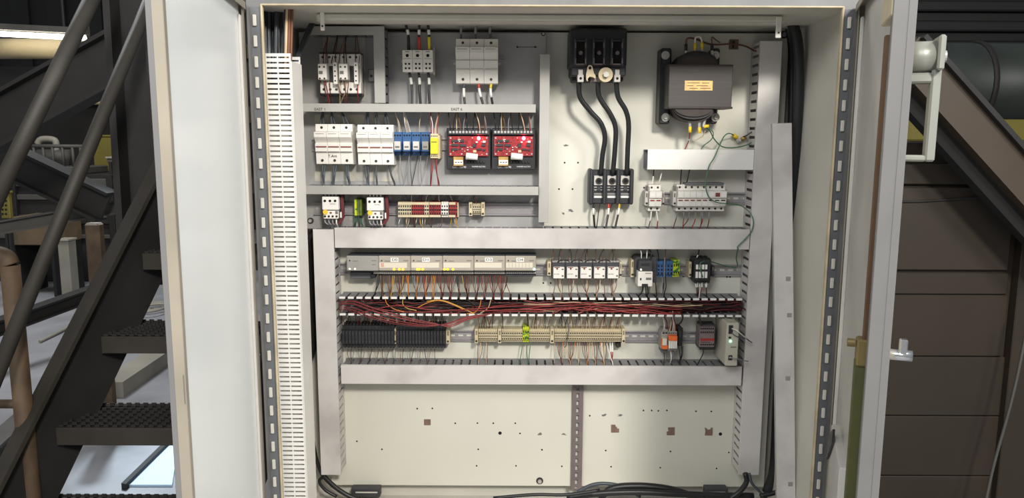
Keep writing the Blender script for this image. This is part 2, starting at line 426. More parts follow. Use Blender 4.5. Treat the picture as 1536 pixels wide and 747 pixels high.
for cx, cy, poly in ((641, 633, [(-5,-4),(5,-4),(5,4.5),(-5,4.5)]),
                     (922.5, 642.5, [(-6,-5.5),(.5,-5.5),(1,-2.5),(3,-2),(3,0),(6,.5),(6,6),(-6,6)]),
                     (1006, 646.5, [(-4,-5.5),(6,-5.5),(6,6),(-6,6),(-6,1),(-3,0),(-4,-2)]),
                     (1063, 647, [(-6,-6),(-3,-4.5),(-1,-2.5),(2,-3),(4,-6),(6,-5.5),(5.5,6),(-6,6),(-5,0)])):
    pts = [U(cx+a, cy+b, 0) for a, b in poly]
    MB().prism([(p.x, p.z) for p in pts], -.0015, .001).build('adhesive_pad', 'pad_brown', mp)
def scar(cx, cy, s=1.3):
    pts = [U(cx+s*math.cos(t)*random.uniform(1, 4.5), cy+s*math.sin(t)*random.uniform(.4, 2.2), 0) for t in [k*.63 for k in range(10)]]
    MB().prism([(p.x, p.z) for p in pts], -.0004, .001).build('scratch', 'ink_grey', mp)
for a, b in ((809, 651), (906, 623), (930.5, 623), (846, 651.5), (848, 218), (856, 316), (845, 320)): scar(a, b)
GX0, GX1 = U(453, 190, -.03).x, U(818, 190, -.03).x
GZ0, GZ1 = U(640, 344, -.03).z, ZT-.012
YS = -.03
gp = thing('steel_subpanel', 'dull grey steel subpanel carrying contactors, fuse holders and red control boards', 'panel')
MB().box(GX0, GX1, YS, YS+.003, GZ0, GZ1, .001).build('sheet', 'galvanised', gp)
for x in (PX0+.03, GX1-.03):
    for z in (GZ0+.03, GZ1-.04):
        MB().cyl((x, YS+.003, z), (x, 0, z), .008, 8).build('standoff', 'steel', gp)
bolt(466, 331, .009, gp, YS); bolt(815, 51, .006, gp, YS)
a, b = U(776, 70.5, YS), U(806, 70.5, YS)
MB().box(a.x, b.x, YS-.0004, YS+.001, a.z-.0008, a.z+.0008).cyl((a.x, YS+.001, a.z), (a.x, YS-.0005, a.z), .003, 8).cyl((b.x-.006, YS+.001, b.z), (b.x-.006, YS-.0005, b.z), .003, 8).build('pencil_arrow', 'ink', gp)
# bare cream back plates that show round some devices
for x0, y0, x1, y1 in ((486, 55, 548, 152), (472, 172, 592, 186), (472, 246, 598, 272), (524, 292, 552, 330)):
    rbox(MB(), rect(x0, y0, x1, y1, YS-.001), YS-.001, YS+.001).build('bare_patch', 'bare_patch', gp)
# ------------------------------------------------------------------ wire ducts
DUCT = {}; DUCTO = {}
def finger_wall(m, axis, c, inward, s0, s1, yb, yf, pitch, sw, lip, base=.012, ml=None):
    """one side wall: c is its position across, s0..s1 its run; fingers with open slots between them"""
    th = .0018*inward
    def bx(a0, a1, c0, c1, y0, y1, m=m):
        if axis == 'h': m.box(a0, a1, y0, y1, c0, c1)
        else: m.box(c0, c1, y0, y1, a0, a1)
    bx(s0, s1, c, c+th, yb-base, yb)
    k = 0
    while s0+k*pitch < s1-.004:
        a0, a1 = s0+k*pitch+sw/2, min(s0+(k+1)*pitch-sw/2, s1)
        if a1 > a0: 
            bx(a0, a1, c, c+th, yf, yb-base)
            if lip: bx(a0+.001, a1-.001, c-th*.6, c+inward*.005, yf-.0022, yf+.0008, ml)
        k += 1
def duct(key, name, label, R, yb, yf, axis='h', cover='duct', wall=None, pitch=.025, sw=.006, is_open=False, name_cover=None):
    X0, X1, Z0, Z1 = R
    d = thing(name, label, 'wire duct'); DUCTO[key] = d; wall = wall or ('duct_dusty_shaded' if axis == 'h' else 'duct')
    MB().box(X0, X1, yb-.002, yb, Z0+.0005, Z1-.0005).build('base', wall, d)
    if axis == 'h':
        for c, s in ((Z0, 1), (Z1, -1)):
            m = MB(); ml = MB(); finger_wall(m, 'h', c, s, X0, X1, yb-.0005, yf+.003, pitch, sw, is_open, ml=ml); w_ = m.build('slotted_wall', wall, d)
            if is_open: ml.build('finger_lips', 'duct_white', w_)
        DUCT[key] = (X0, pitch, Z0, Z1, yb, yf)
    else:
        for c, s in ((X0, 1), (X1, -1)):
            m = MB(); finger_wall(m, 'v', c, s, Z0, Z1, yb-.0005, yf+.003, pitch, sw, is_open); m.build('slotted_wall', wall, d)
        DUCT[key] = (Z0, pitch, X0, X1, yb, yf)
    if not is_open:
        e = .0012
        m = MB().box(X0-e, X1+e, yf, yf+.002, Z0-e, Z1+e, .0007)
        if axis == 'h': m.box(X0-e, X1+e, yf+.002, yf+.009, Z0-e, Z0-.0002).box(X0-e, X1+e, yf+.002, yf+.009, Z1+.0002, Z1+e)
        else: m.box(X0-e, X0-.0002, yf+.002, yf+.009, Z0-e, Z1+e).box(X1+.0002, X1+e, yf+.002, yf+.009, Z0-e, Z1+e)
        m.build('cover', cover, d)
    return d
DF = -.08
duct('E', 'wire_duct', 'long light grey horizontal wire duct between the upper rows and the input modules', rect(502.5, 343.5, 1124, 372.5, DF), 0, DF)
duct('F', 'wire_duct', 'light grey vertical wire duct beside the input modules and black relay banks', rect(476, 344.5, 505, 712, DF), 0, DF, 'v')
duct('G', 'wire_duct', 'tall light grey vertical wire duct running past the transformer down the panel', rect(1125, 62, 1155.5, 712, DF), 0, DF, 'v', sw=.008)
duct('H', 'open_wire_duct', 'uncovered wire duct filled with red and dark wires', rect(507, 447, 1116, 474, DF), 0, DF, is_open=True)
duct('I', 'wire_duct', 'lowest light grey horizontal wire duct under the terminal strips', rect(512, 549.5, 1112, 576.5, DF), 0, DF)
duct('J', 'wire_duct', 'short white horizontal wire duct below the transformer', rect(972, 225, 1130, 254, -.075), 0, -.075, cover='duct_white')
YG = YS
duct('B', 'wire_duct', 'narrow grey wire duct above the two red control boards', rect(452, 156.5, 803, 167.5, -.115), YG, -.115, cover='duct_grey', wall='duct_dusty_shaded')
duct('C', 'wire_duct', 'narrow grey wire duct below the two red control boards', rect(455, 280, 807, 291.5, -.115), YG, -.115, cover='duct_grey', wall='duct_dusty_shaded')
duct('A', 'wire_duct', 'short grey horizontal wire duct above the twin contactors', rect(462, 40, 560, 51.5, -.10), YG, -.10, cover='duct_grey', wall='duct_dusty_shaded')
duct('A2', 'wire_duct', 'short grey vertical wire duct beside the twin contactors', rect(561.5, 40, 576.5, 154, -.10), YG, -.10, 'v', cover='duct_grey', wall='duct_dusty_shaded')
duct('D', 'wire_duct', 'grey vertical wire duct along the edge of the grey subpanel', rect(809.5, 82, 823, 333, -.10), YG, -.10, 'v', cover='duct_grey', wall='duct_dusty_shaded')
# narrow-slot duct fixed to the left side wall of the cabinet
sd = thing('side_wire_duct', 'white finely slotted wire duct standing on the cabinet side wall', 'wire duct')
SX0, SX1 = WL, U(436, 84, YF+.028).x
SXM = U(416, 84, YF+.028).x
SY0, SY1 = YF+.028, YF+.112
SZ0, SZ1 = ZB, U(416, 80, SY0).z
MB().box(SX0, SX0+.002, SY0, SY1, SZ0, SZ1).build('base', 'duct_white', sd)
for yy in (SY0, SY1-.002):
    m = MB(); z = SZ0
    for x0, x1 in ((SX0, U(399, 84, SY0).x), (SXM-.0015, SXM+.0015), (SX1-.004, SX1)): m.box(x0, x1, yy+.0002, yy+.0018, SZ0, SZ1)
    while z < SZ1-.006:
        m.box(SX0, SX1, yy, yy+.002, z+.0042, min(z+.0124, SZ1)); z += .0124
    m.build('slotted_wall', 'duct_white', sd)
MB().box(SX1, SX1+.0022, SY0-.002, SY1+.002, SZ0, U(440, 92, SY0).z, .0007).build('cover', 'device_white', sd)
# loose cover leaning in the corner
A0, A1 = U(1161, 185, -.13), U(1184, 185, -.13)
B0, B1 = U(1164, 760, -.22), U(1194, 760, -.22)
lc = thing('loose_duct_cover', 'loose dirty grey duct cover leaning against the cabinet side wall', 'duct cover')
m = MB(); w = .041
def strip(m, a, b, w, t, off=0.0, wid=None):
    a, b = Vector(a), Vector(b); d = (b-a).normalized(); sx = Vector((1, 0, 0)); sx = (sx-d*sx.dot(d)).normalized(); n = d.cross(sx).normalized()
    if n.y > 0: n = -n
    V = []
    for e in (a, b):
        for s in (-1, 1):
            for k in (0, 1): V.append(m.bm.verts.new(e + sx*(s*w/2 + off) + n*(k*t)))
    for f in ((0, 1, 3, 2), (4, 6, 7, 5), (0, 4, 5, 1), (2, 3, 7, 6), (0, 2, 6, 4), (1, 5, 7, 3)): m.bm.faces.new([V[i] for i in f])
    return a, b, n
pa, pb = (A0+A1)/2, (B0+B1)/2
kz = (ZB+.001-pa.z)/(pb.z-pa.z); pb = pa+(pb-pa)*kz
_, _, nn = strip(m, pa, pb, .052, .002); m.build('strip', 'duct', lc)
m = MB(); strip(m, pa-nn*.008, pb-nn*.008, .0016, .0095, .0262); m.build('edge', 'duct_grey', lc)
m = MB(); strip(m, pa-nn*.008, pb-nn*.008, .0016, .0095, -.0262); m.build('edge', 'duct_grey', lc)
for py, dx in ((397, .012), (447, .014), (684, .012), (535, .008)):
    t = (py-185)/(760-185); p = pa+(pb-pa)*(t*.99)
    MB().box(p.x+dx-.006, p.x+dx+.007, p.y+nn.y*.0024, p.y+nn.y*.0015, p.z-.008, p.z+.008).build('glue_mark', 'device_grey', lc)
# ------------------------------------------------------------------ top rail under the roof
YR = -.27
tr = thing('top_rail', 'beige folded steel rail under the cabinet roof with hanging tabs', 'rail')
R = rect(477, 11, 1172, 24, YR)
MB().box(R[0], R[1], YR, YR+.002, U(825, 24, YR).z, ZT, .0006).build('web', 'cabinet_paint', tr)
z0 = U(825, 25, YR-.02).z
MB().box(R[0], R[1], YR-.022, YR, z0-.010, z0+.006, .004).build('rolled_lip', 'cabinet_paint', tr)
MB().box(R[0], R[1], YR-.018, YR+.03, z0-.012, z0-.010).build('lower_flange', 'cabinet_paint', tr)
for x0, x1, y0, y1 in ((480.5, 487, 24, 46), (1163.5, 1172, 31, 57)):
    Q = rect(x0, y0, x1, y1, YR-.024)
    t = MB().box(Q[0], Q[1], YR-.026, YR-.022, Q[2], Q[3]+.01, .002).build('tab', 'device_white', tr)
    screw(((Q[0]+Q[1])/2, YR-.026, Q[2]*.7+Q[3]*.3), .0025, t)
for px in (479, 1168): p = U(px, 18, YR-.003); screw((p.x+.006, YR, p.z), .006, tr)
# ------------------------------------------------------------------ DIN rails and strut channel
def din_rail(x0, x1, py, Yb, label, h=.035):
    a, b = U(x0, py, Yb-.008), U(x1, py, Yb-.008); z = a.z
    d = thing('din_rail', label, 'rail')
    m = MB(); zi = h/2-.0045
    m.box(a.x, b.x, Yb-.0015, Yb, z-zi, z-.0032).box(a.x, b.x, Yb-.0015, Yb, z+.0032, z+zi)
    x = a.x; pitch, sl = .025, .015
    while x < b.x:
        m.box(x, min(x+pitch-sl, b.x), Yb-.0015, Yb, z-.0032, z+.0032); x += pitch
    for s in (-1, 1):
        m.box(a.x, b.x, Yb-.0085, Yb, z+s*zi-.0006, z+s*zi+.0006)
        m.box(a.x, b.x, Yb-.0085, Yb-.0073, z+s*zi, z+s*h/2)
    m.build('rail', 'zinc', d)
    for px in (x0+6, x1-8): p = U(px, py, Yb); screw((p.x, Yb-.0015, z), .004, d, 'steel')
    return d
din_rail(662, 672, 216, YS, 'stub of zinc rail between yellow relay and red board')
din_rail(676, 757, 95, YS, 'short zinc rail behind the topmost white fuse holder')
din_rail(598, 656, 92, YS, 'short zinc rail behind the white distribution block')
din_rail(468, 662, 217, YS, 'zinc rail behind white fuse holders and blue relays')
din_rail(470, 807, 313, YS, 'zinc rail carrying red and white terminal strip')
din_rail(968, 1120, 297, 0, 'zinc rail carrying the row of slim fuse holders')
din_rail(508, 1117, 403, 0, 'zinc rail carrying the input modules and small relays')
din_rail(508, 1082, 503, 0, 'zinc rail carrying the black banks and beige terminals')
st = thing('strut_channel', 'grey slotted steel strut standing upright below the lowest duct', 'strut')
Q = rect(857.5, 577, 874, 731, -.012); m = MB()
xc = (Q[0]+Q[1])/2; hw = (Q[1]-Q[0])/2; z0, z1 = U(866, 735, -.012).z, U(866, 572, -.012).z
m.box(xc-hw, xc-.004, -.012, -.010, z0, z1).box(xc+.004, xc+hw, -.012, -.010, z0, z1)
m.box(xc-hw, xc-hw+.002, -.010, 0, z0, z1).box(xc+hw-.002, xc+hw, -.010, 0, z0, z1)
z = z1-.006
while z > z0:
    m.box(xc-.004, xc+.004, -.012, -.010, max(z-.009, z0), z); z -= .0232
m.build('channel', 'strut_zinc', st)
MB().box(xc-.0045, xc+.0045, -.0008, -.0002, z0, z1).build('backing_strip', 'duct_white', st)
# ------------------------------------------------------------------ devices
def fuse_holder(x0, y0, x1, y1, Yb, n, label, stripe=None, dep=.07, name='fuse_holder', ink=None, slopes=True, group=None, tags=None):
    d = thing(name, label, 'fuse holder', group)
    Yf = Yb-dep
    X0, X1, Z0, Z1 = rect(x0, y0, x1, y1, Yf); h = Z1-Z0; w = (X1-X0)/n
    zz = lambda t: Z1-h*t
    prof = [(Yb, zz(.0)), (Yf+.022, zz(0)), (Yf+.020, zz(.17)), (Yf, zz(.20)), (Yf, zz(.32)), (Yf+.016, zz(.47)), (Yf+.010, zz(.49)), (Yf+.012, zz(.685)),
            (Yf+.017, zz(.70)), (Yf+.02, zz(.985)), (Yf+.023, zz(1)), (Yb, zz(1))]
    for i in range(n):
        a, b = X0+i*w+.0004, X0+(i+1)*w-.0004
        p = MB().prism(prof, a, b, 'x').build('pole', 'device_white', d)
        c = (a+b)/2
        screw((c, Yf+.0215, zz(.085)), .0038, p); screw((c, Yf+.019, zz(.90)), .0038, p)
        MB().box(a+.0015, b-.0015, Yf+.0088, Yf+.0125, zz(.672), zz(.678)).build('carrier_line', 'device_grey', p)
        if stripe: MB().box(a+.002, b-.002, Yf+.0093, Yf+.012, zz(.575), zz(.545)).build('indicator', stripe, p)
        if slopes: MB().box(a+.004, b-.006, Yf-.0004, Yf+.001, zz(.245), zz(.235)).build('printing', 'ink_grey', p)
    if ink: lettering(ink, .0105, ((X0+X1)/2-w*.15, Yf+.0165, zz(.79)), 'ink', d)
    return d
fuse_holder(683, 57, 747, 125, YS, 3, 'white three-pole fuse holder beside the distribution block, without stripes')
fuse_holder(471, 186, 527, 247, YS, 3, 'three-pole fuse holder with brown stripes and handwriting on it', 'stripe_brown', ink='T.Ant')
fuse_holder(534.5, 187, 589, 248, YS, 3, 'three-pole fuse holder with brown stripes next to the blue relays', 'stripe_brown')
for i, s in enumerate(('EAST 1', 'EAST 6')):
    p = U((480, 685)[i], 164, -.1155); lettering(s, .0105, (p.x, -.1155, p.z), 'ink', DUCTO['B'])
# ---- twin contactors
def contactor(x0, x1, label):
    d = thing('contactor', label, 'contactor', 'twin contactors')
    Yf = YS-.075
    part('base', 'base_grey', d, x0-.5, 78, x1+.5, 144, Yf+.035, YS, .002)
    X0, X1, Z0, Z1 = rect(x0, 81, x1, 140, Yf); w = X1-X0; h = Z1-Z0
    b = MB().box(X0, X1, Yf, Yf+.035, Z1-h*.30, Z1, .0015).box(X0, X1, Yf, Yf+.035, Z0, Z0+h*.28, .0015).box(X0+.001, X1-.001, Yf+.012, Yf+.035, Z0+h*.2, Z1-h*.2).build('housing', 'device_white', d)
    for t in (.18, .5, .80):
        screw((X0+w*t, Yf, Z1-h*.08), .0035, b); screw((X0+w*t, Yf, Z0+h*.10), .0035, b)
    MB().box(X0+w*.46, X0+w*.72, Yf+.004, Yf+.013, Z0+h*.30, Z1-h*.30).build('armature', 'black', d)
    a = MB().box(X0+w*.04, X0+w*.46, Yf-.028, Yf+.012, Z0+h*.33, Z1-h*.27, .0015).build('auxiliary_block', 'device_white', d)
    for sx in (.13, .35):
        for sz in (.36, .65): screw((X0+w*sx, Yf-.028, Z0+h*sz), .0026, a)
    MB().box(X0+w*.09, X0+w*.27, Yf-.029, Yf-.027, Z0+h*.47, Z0+h*.55).build('button', 'ink_grey', a)
    a = MB().box(X0+w*.74, X0+w*.94, Yf-.02, Yf+.012, Z0+h*.22, Z1-h*.22, .0015).build('terminal_strip', 'device_white', d)
    for sz in (.31, .43, .55, .70): screw((X0+w*.84, Yf-.02, Z0+h*sz), .0022, a)
contactor(479.5, 510, 'white contactor with auxiliary block, outer one of the pair')
contactor(510.5, 541, 'white contactor with auxiliary block, nearer the vertical duct')
cl = thing('rail_clamp', 'grey rail clamp between contactors and short vertical duct', 'clamp')
part('body', 'device_grey', cl, 552.5, 104.5, 561, 122, YS-.012, YS, .001); p = U(557, 114, YS-.012); screw((p.x, YS-.012, p.z), .004, cl)
# ---- distribution block with three modules
pd = thing('distribution_block', 'white three-module power distribution block with round terminal holes', 'terminal block')
for i in range(3):
    a = 603.5+i*15.4
    b = part('module', 'device_white', pd, a, 75, a+15.1, 108, YS-.06, YS, .0012)
    X0, X1, Z0, Z1 = rect(a, 75, a+15.1, 108, YS-.06); w, h = X1-X0, Z1-Z0
    screw((X0+w*.5, YS-.06, Z1-h*.25), .0044, b, 'hole_dark', 'terminal_hole')
    MB().box(X0+w*.3, X0+w*.7, YS-.0606, YS-.059, Z1-h*.09, Z1-h*.06).build('printing', 'ink_grey', b)
    for sx in (.33, .68):
        for sz in (.63, .83): screw((X0+w*sx, YS-.06, Z1-h*sz), .0028, b, 'hole_dark', 'terminal_hole')
    MB().box(X0+w*.1, X0+w*.9, YS-.0604, YS-.059, Z1-h*.40, Z1-h*.385).build('printing', 'ink_grey', b)
part('end_plate', 'device_grey', pd, 649.8, 71, 652, 112, YS-.055, YS)
# ---- blue relays
for i in range(4):
    a = 589.5+i*14
    d = thing('blue_relay', ['blue relay beside the white fuse holder', 'second blue relay from the white fuse holder', 'third blue relay from the white fuse holder', 'blue relay beside the yellow safety relay'][i], 'relay', 'blue plug-in relays')
    Yf = YS-.055
    b = part('socket', 'blue', d, a, 207, a+13.4, 226, Yf+.012, YS, .001)
    part('upper_terminals', 'blue', d, a, 198, a+13.6, 212, Yf+.016, YS, .001)
    part('lower_terminals', 'blue', d, a+2, 226, a+11.6, 233.5, Yf+.022, YS, .001)
    r = part('relay_cube', 'device_shade' if i < 3 else 'device_grey', d, a+1.6, 212, a+11, 225, Yf-.004, Yf+.012, .001)
    X0, X1, Z0, Z1 = rect(a+1.6, 212, a+11, 225, Yf-.004)
    MB().box(X0+.003, X1-.003, Yf-.0046, Yf-.003, Z0+.006, Z0+.011).build('printing', 'ink_grey', r)
    MB().box(X0-.002, X1+.002, Yf-.006, Yf+.01, Z0-.004, Z0, .001).build('retaining_clip', 'blue', d)
    for k in range(3): p = U(a+3+k*4, 203, Yf+.016); screw((p.x, Yf+.016, p.z), .0025, d, 'hole_dark', 'terminal_hole')
# ---- yellow safety relay
d = thing('safety_relay', 'bright yellow slim safety relay with glowing status light', 'relay')
Yf = YS-.085
part('housing', 'yellow', d, 645.5, 207, 657, 231, Yf, YS, .001)
part('side_shell', 'beige', d, 657, 203, 659.5, 238, Yf+.012, YS)
for y0, y1 in ((200.5, 207.5), (230.5, 237.5)):
    b = part('terminal_row', 'beige', d, 645.5, y0, 657, y1, Yf+.006, YS, .001)
    for k in range(4): p = U(647.3+k*2.7, (y0+y1)/2, Yf+.006); screw((p.x, Yf+.006, p.z), .0015, b, 'hole_dark', 'terminal_hole')
p = U(649, 224, Yf); MB().ball((p.x, Yf, p.z), .003).build('status_light', 'led_yellow', d, True)
p = U(651, 213, Yf); MB().box(p.x-.008, p.x+.008, Yf-.0004, Yf+.001, p.z-.001, p.z+.001).build('printing', 'ink', d)
# ---- red control boards
def control_board(x0, label):
    d = thing('control_board', label, 'circuit board', 'red control boards')
    Yf = YS-.035; X = lambda a: x0+a
    R = rect(X(0), 192, X(66), 254.5, Yf)
    rbox(MB(), R, Yf, YS, .0015).build('chassis', 'black', d)
    tb = part('terminal_strip', 'black_soft', d, X(2), 193.5, X(64), 202, Yf-.014, Yf, .001)
    for k in range(12): p = U(X(5.5+k*4.9), 198, Yf-.014); screw((p.x, Yf-.014, p.z), .0034, tb, 'steel', 'terminal_screw')
    Yp = Yf-.008
    b = part('circuit_board', 'pcb', d, X(3.5), 204.5, X(62.5), 234, Yp, Yp+.002)
    for sx in (6, 60):
        for sy in (207, 231): p = U(X(sx), sy, Yp); MB().cyl((p.x, Yf, p.z), (p.x, Yp-.002, p.z), .0025, 8).build('standoff', 'steel', d)
    for cx, cy, w, h in ((12, 211.5, 9.5, 3.6), (12, 217.5, 10, 3.6), (12, 224, 9, 3.6), (24, 218, 9.5, 3.6), (23, 211.5, 6, 3.2), (55, 218, 6, 3.4), (49, 224, 7, 3), (41.5, 218.5, 5, 5), (56, 225, 4, 2.6)):
        part('chip', 'black_soft', b, X(cx-w/2), cy-h/2, X(cx+w/2), cy+h/2, Yp-.004, Yp, .0006)
    rr = random.Random(3)
    for k in range(46):
        cx, cy = rr.uniform(5, 61), rr.uniform(206, 232); w = rr.uniform(.5, 1.2)
        part('component', rr.choice(['steel', 'tan_wire', 'black_soft', 'print_white', 'red_terminal']), b, X(cx-w), cy-.6, X(cx+w), cy+.6, Yp-.0025, Yp)
    part('white_relay', 'print_white', b, X(54), 211, X(58.3), 214.3, Yp-.006, Yp, .0006)
    part('trimmer', 'print_white', b, X(43.5), 212, X(46.5), 214.5, Yp-.006, Yp, .0006)
    part('trimmer', 'tan_wire', b, X(39.5), 225, X(44.5), 229, Yp-.005, Yp, .0006)
    p0, p1 = U(X(29), 234, Yp-.012), U(X(46.5), 235.5, Yp-.012)
    MB().cyl(p0, p1, .0098, 18, .0086).build('capacitor', 'sleeve_white', d, True)
    t = part('transformer', 'brass', d, X(10), 235, X(25), 249, Yf-.012, Yf, .001)
    part('transformer_label', 'sleeve_white', t, X(11), 240, X(24.5), 246.5, Yf-.0126, Yf-.011)
    for k in range(3): p = U(X(12.5+k*4), 243.3, Yf-.0126); MB().box(p.x, p.x+.005, Yf-.0131, Yf-.012, p.z-.0012, p.z+.0012).build('printing', 'ink', t)
    for k in range(7): part('component', 'screw_dark', d, X(28+k*4.4), 241, X(30.5+k*4.4), 244.5, Yf-.006, Yf, .0006)
    p = U(X(19), 250.6, Yf); lettering('CBC-700-90', .0085, (p.x, Yf-.0002, p.z), 'print_white', d, .038)
    p = U(X(48), 250, Yf); lettering('WARNER ELECTRIC', .0055, (p.x, Yf-.0002, p.z), 'print_white', d, .039)
    p = U(X(48), 207.5, Yp); MB().ball((p.x, Yp-.004, p.z), .0055).build('status_light', 'led_red', d, True)
control_board(670, 'red control board on black chassis next to the yellow relay')
control_board(737.5, 'red control board on black chassis next to the vertical duct')
# ---- small contactors with overload relays
def starter(x0, label):
    d = thing('motor_starter', label, 'motor starter', 'contactors with overload relays')
    dy = 0 if x0 < 500 else 1.2
    Yf = YS-.08
    part('terminal_top', 'base_grey', d, x0+1, 287+dy, x0+25, 300+dy, Yf+.02, YS, .0015)
    for k in range(4): part('terminal_lug', 'steel', d, x0+4+k*5.3, 285+dy, x0+6+k*5.3, 294+dy, Yf+.014, Yf+.025, .0006)
    part('side_housing', 'charcoal', d, x0+2, 295+dy, x0+27, 329+dy, Yf+.018, YS, .0015)
    b = part('front_cover', 'device_white', d, x0, 295.3+dy, x0+24.5, 315+dy, Yf, Yf+.02, .0015)
    for t in (4.3, 12, 19.7): p = U(x0+t, 301.3+dy, Yf); screw((p.x, Yf, p.z), .0036, b, 'hole_dark', 'terminal_hole')
    p = U(x0+16, 306+dy, Yf); lettering('EATON', .0046, (p.x, Yf-.0002, p.z), 'ink_grey', b)
    o = part('overload_relay', 'device_white', d, x0+2, 316+dy, x0+24, 328.3+dy, Yf+.004, Yf+.02, .0015)
    Yo = Yf+.004
    p = U(x0+5.2, 318+dy, Yo); MB().cyl((p.x, Yo, p.z), (p.x, Yo-.003, p.z), .0068, 16).build('dial', 'dial_yellow', o)
    part('reset_button', 'ink_grey', o, x0+20, 316.5+dy, x0+23.5, 321+dy, Yo-.001, Yo+.002)
    part('selector', 'stripe_brown', o, x0+11.5, 318+dy, x0+14.5, 320.5+dy, Yo-.001, Yo+.002)
    for k in range(4): p = U(x0+4.5+k*5.8, 324.5+dy, Yo); screw((p.x, Yo, p.z), .0032, o, 'screw_dark')
    part('side_clip', 'device_white', d, x0+27, 318+dy, x0+29, 327+dy, Yf+.012, Yf+.05, .001)
starter(483, 'contactor with yellow-dial overload relay at the cabinet wall end')
starter(550, 'contactor with yellow-dial overload relay between green and red terminals')
# ---- terminal strips
def end_clamp(x0, x1, y0, y1, Yb, dep, parent=None, label=None, m='beige'):
    d = parent or thing('end_clamp', label, 'end clamp')
    Yf = Yb-dep
    c = part('end_clamp', m, d, x0, y0, x1, y1, Yf, Yb-.004, .0008)
    cx = (x0+x1)/2; w = (x1-x0)
    part('clamp_slot', 'beige_dark', c, cx-w*.2, y0+(y1-y0)*.12, cx+w*.25, y0+(y1-y0)*.42, Yf-.0003, Yf+.002)
    p = U(cx, y1-(y1-y0)*.16, Yf); screw((p.x, Yf, p.z), .0032, c)
    return c
def terminals(d, x0, x1, n, y0, y1, Yb, dep, m, rows=2, dark='hole_dark', mid=None):
    Yf = Yb-dep; w = (x1-x0)/n
    X0, X1, Z0, Z1 = rect(x0, y0, x1, y1, Yf); ww = (X1-X0)/n; h = Z1-Z0
    body = None
    for k in range(n):
        a = X0+k*ww
        if body is None:
            b_ = MB().box(.0003, ww-.0003, Yf, Yb-.002, Z0+h*.18, Z1-h*.18).box(.0003, ww-.0003, Yf+.008, Yb-.002, Z0, Z1)
            o = b_.build('terminal', m, d); body = o.data
            hm = MB()
            zs = (.29, .72) if rows == 2 else (.28, .52, .74)
            for t in zs: hm.box(ww*.25, ww*.75, Yf-.0004, Yf+.001, Z1-h*t-h*.07, Z1-h*t+h*.07)
            ho = hm.build('terminal_holes', dark, o); hmesh = ho.data
            if mid:
                mo = MB().box(.0003, ww-.0003, Yf-.0002, Yf+.001, Z1-h*.56, Z1-h*.46).build('bridge_slot', mid, o); mmesh = mo.data
        else:
            o = bpy.data.objects.new('terminal', body); COL.objects.link(o); o.parent = d
            ho = bpy.data.objects.new('terminal_holes', hmesh); COL.objects.link(ho); ho.parent = o
            if mid: mo = bpy.data.objects.new('bridge_slot', mmesh); COL.objects.link(mo); mo.parent = o
        o.location = (a, 0, 0)
ts = thing('terminal_strip', 'red and white three-row terminal strip on the grey subpanel', 'terminal strip')
Y0, Y1, dp = 303, 326, .055
for x0, x1, n, mm in ((597, 617, 6, 'beige'), (617, 636.5, 6, 'red_terminal'), (636.5, 643.5, 2, 'beige'), (644.2, 650.5, 2, 'red_terminal'), (651, 661, 3, 'red_terminal'), (661.6, 672.5, 3, 'device_white'), (673.2, 686, 4, 'red_terminal')):
    terminals(ts, x0, x1, n, Y0, Y1, YS, dp, mm, 3, mid='red_terminal_dark' if mm == 'red_terminal' else 'ink_grey')
part('end_plate', 'beige', ts, 686.2, 304, 687.6, 325.5, YS-.05, YS-.002)
for x0, x1 in ((597, 643.5), (644.2, 661), (673.2, 683)):
    part('marker_strip', 'beige', ts, x0, 303.4, x1, 307, YS-dp-.0012, YS-dp+.01); part('marker_strip', 'beige', ts, x0, 322.5, x1, 325.8, YS-dp-.0012, YS-dp+.01)
tc = thing('terminal_strip', 'small beige terminal cluster held by two large end clamps', 'terminal strip')
end_clamp(703.3, 708.5, 303.5, 324, YS, .05, tc); end_clamp(721.8, 727, 303.5, 324, YS, .05, tc)
terminals(tc, 709, 721.5, 4, 305.5, 322.5, YS, .045, 'beige', 2, mid='ink_grey')
gt = thing('ground_terminal', 'olive green ground terminals between the two starters', 'terminal block')
for k in range(3): part('terminal', ['green_yellow', 'green_terminal', 'green_terminal'][k], gt, 531.5+k*3.8, 298.5+k*.2, 535.1+k*3.8, 323.5, YS-.05, YS-.002, .0008)
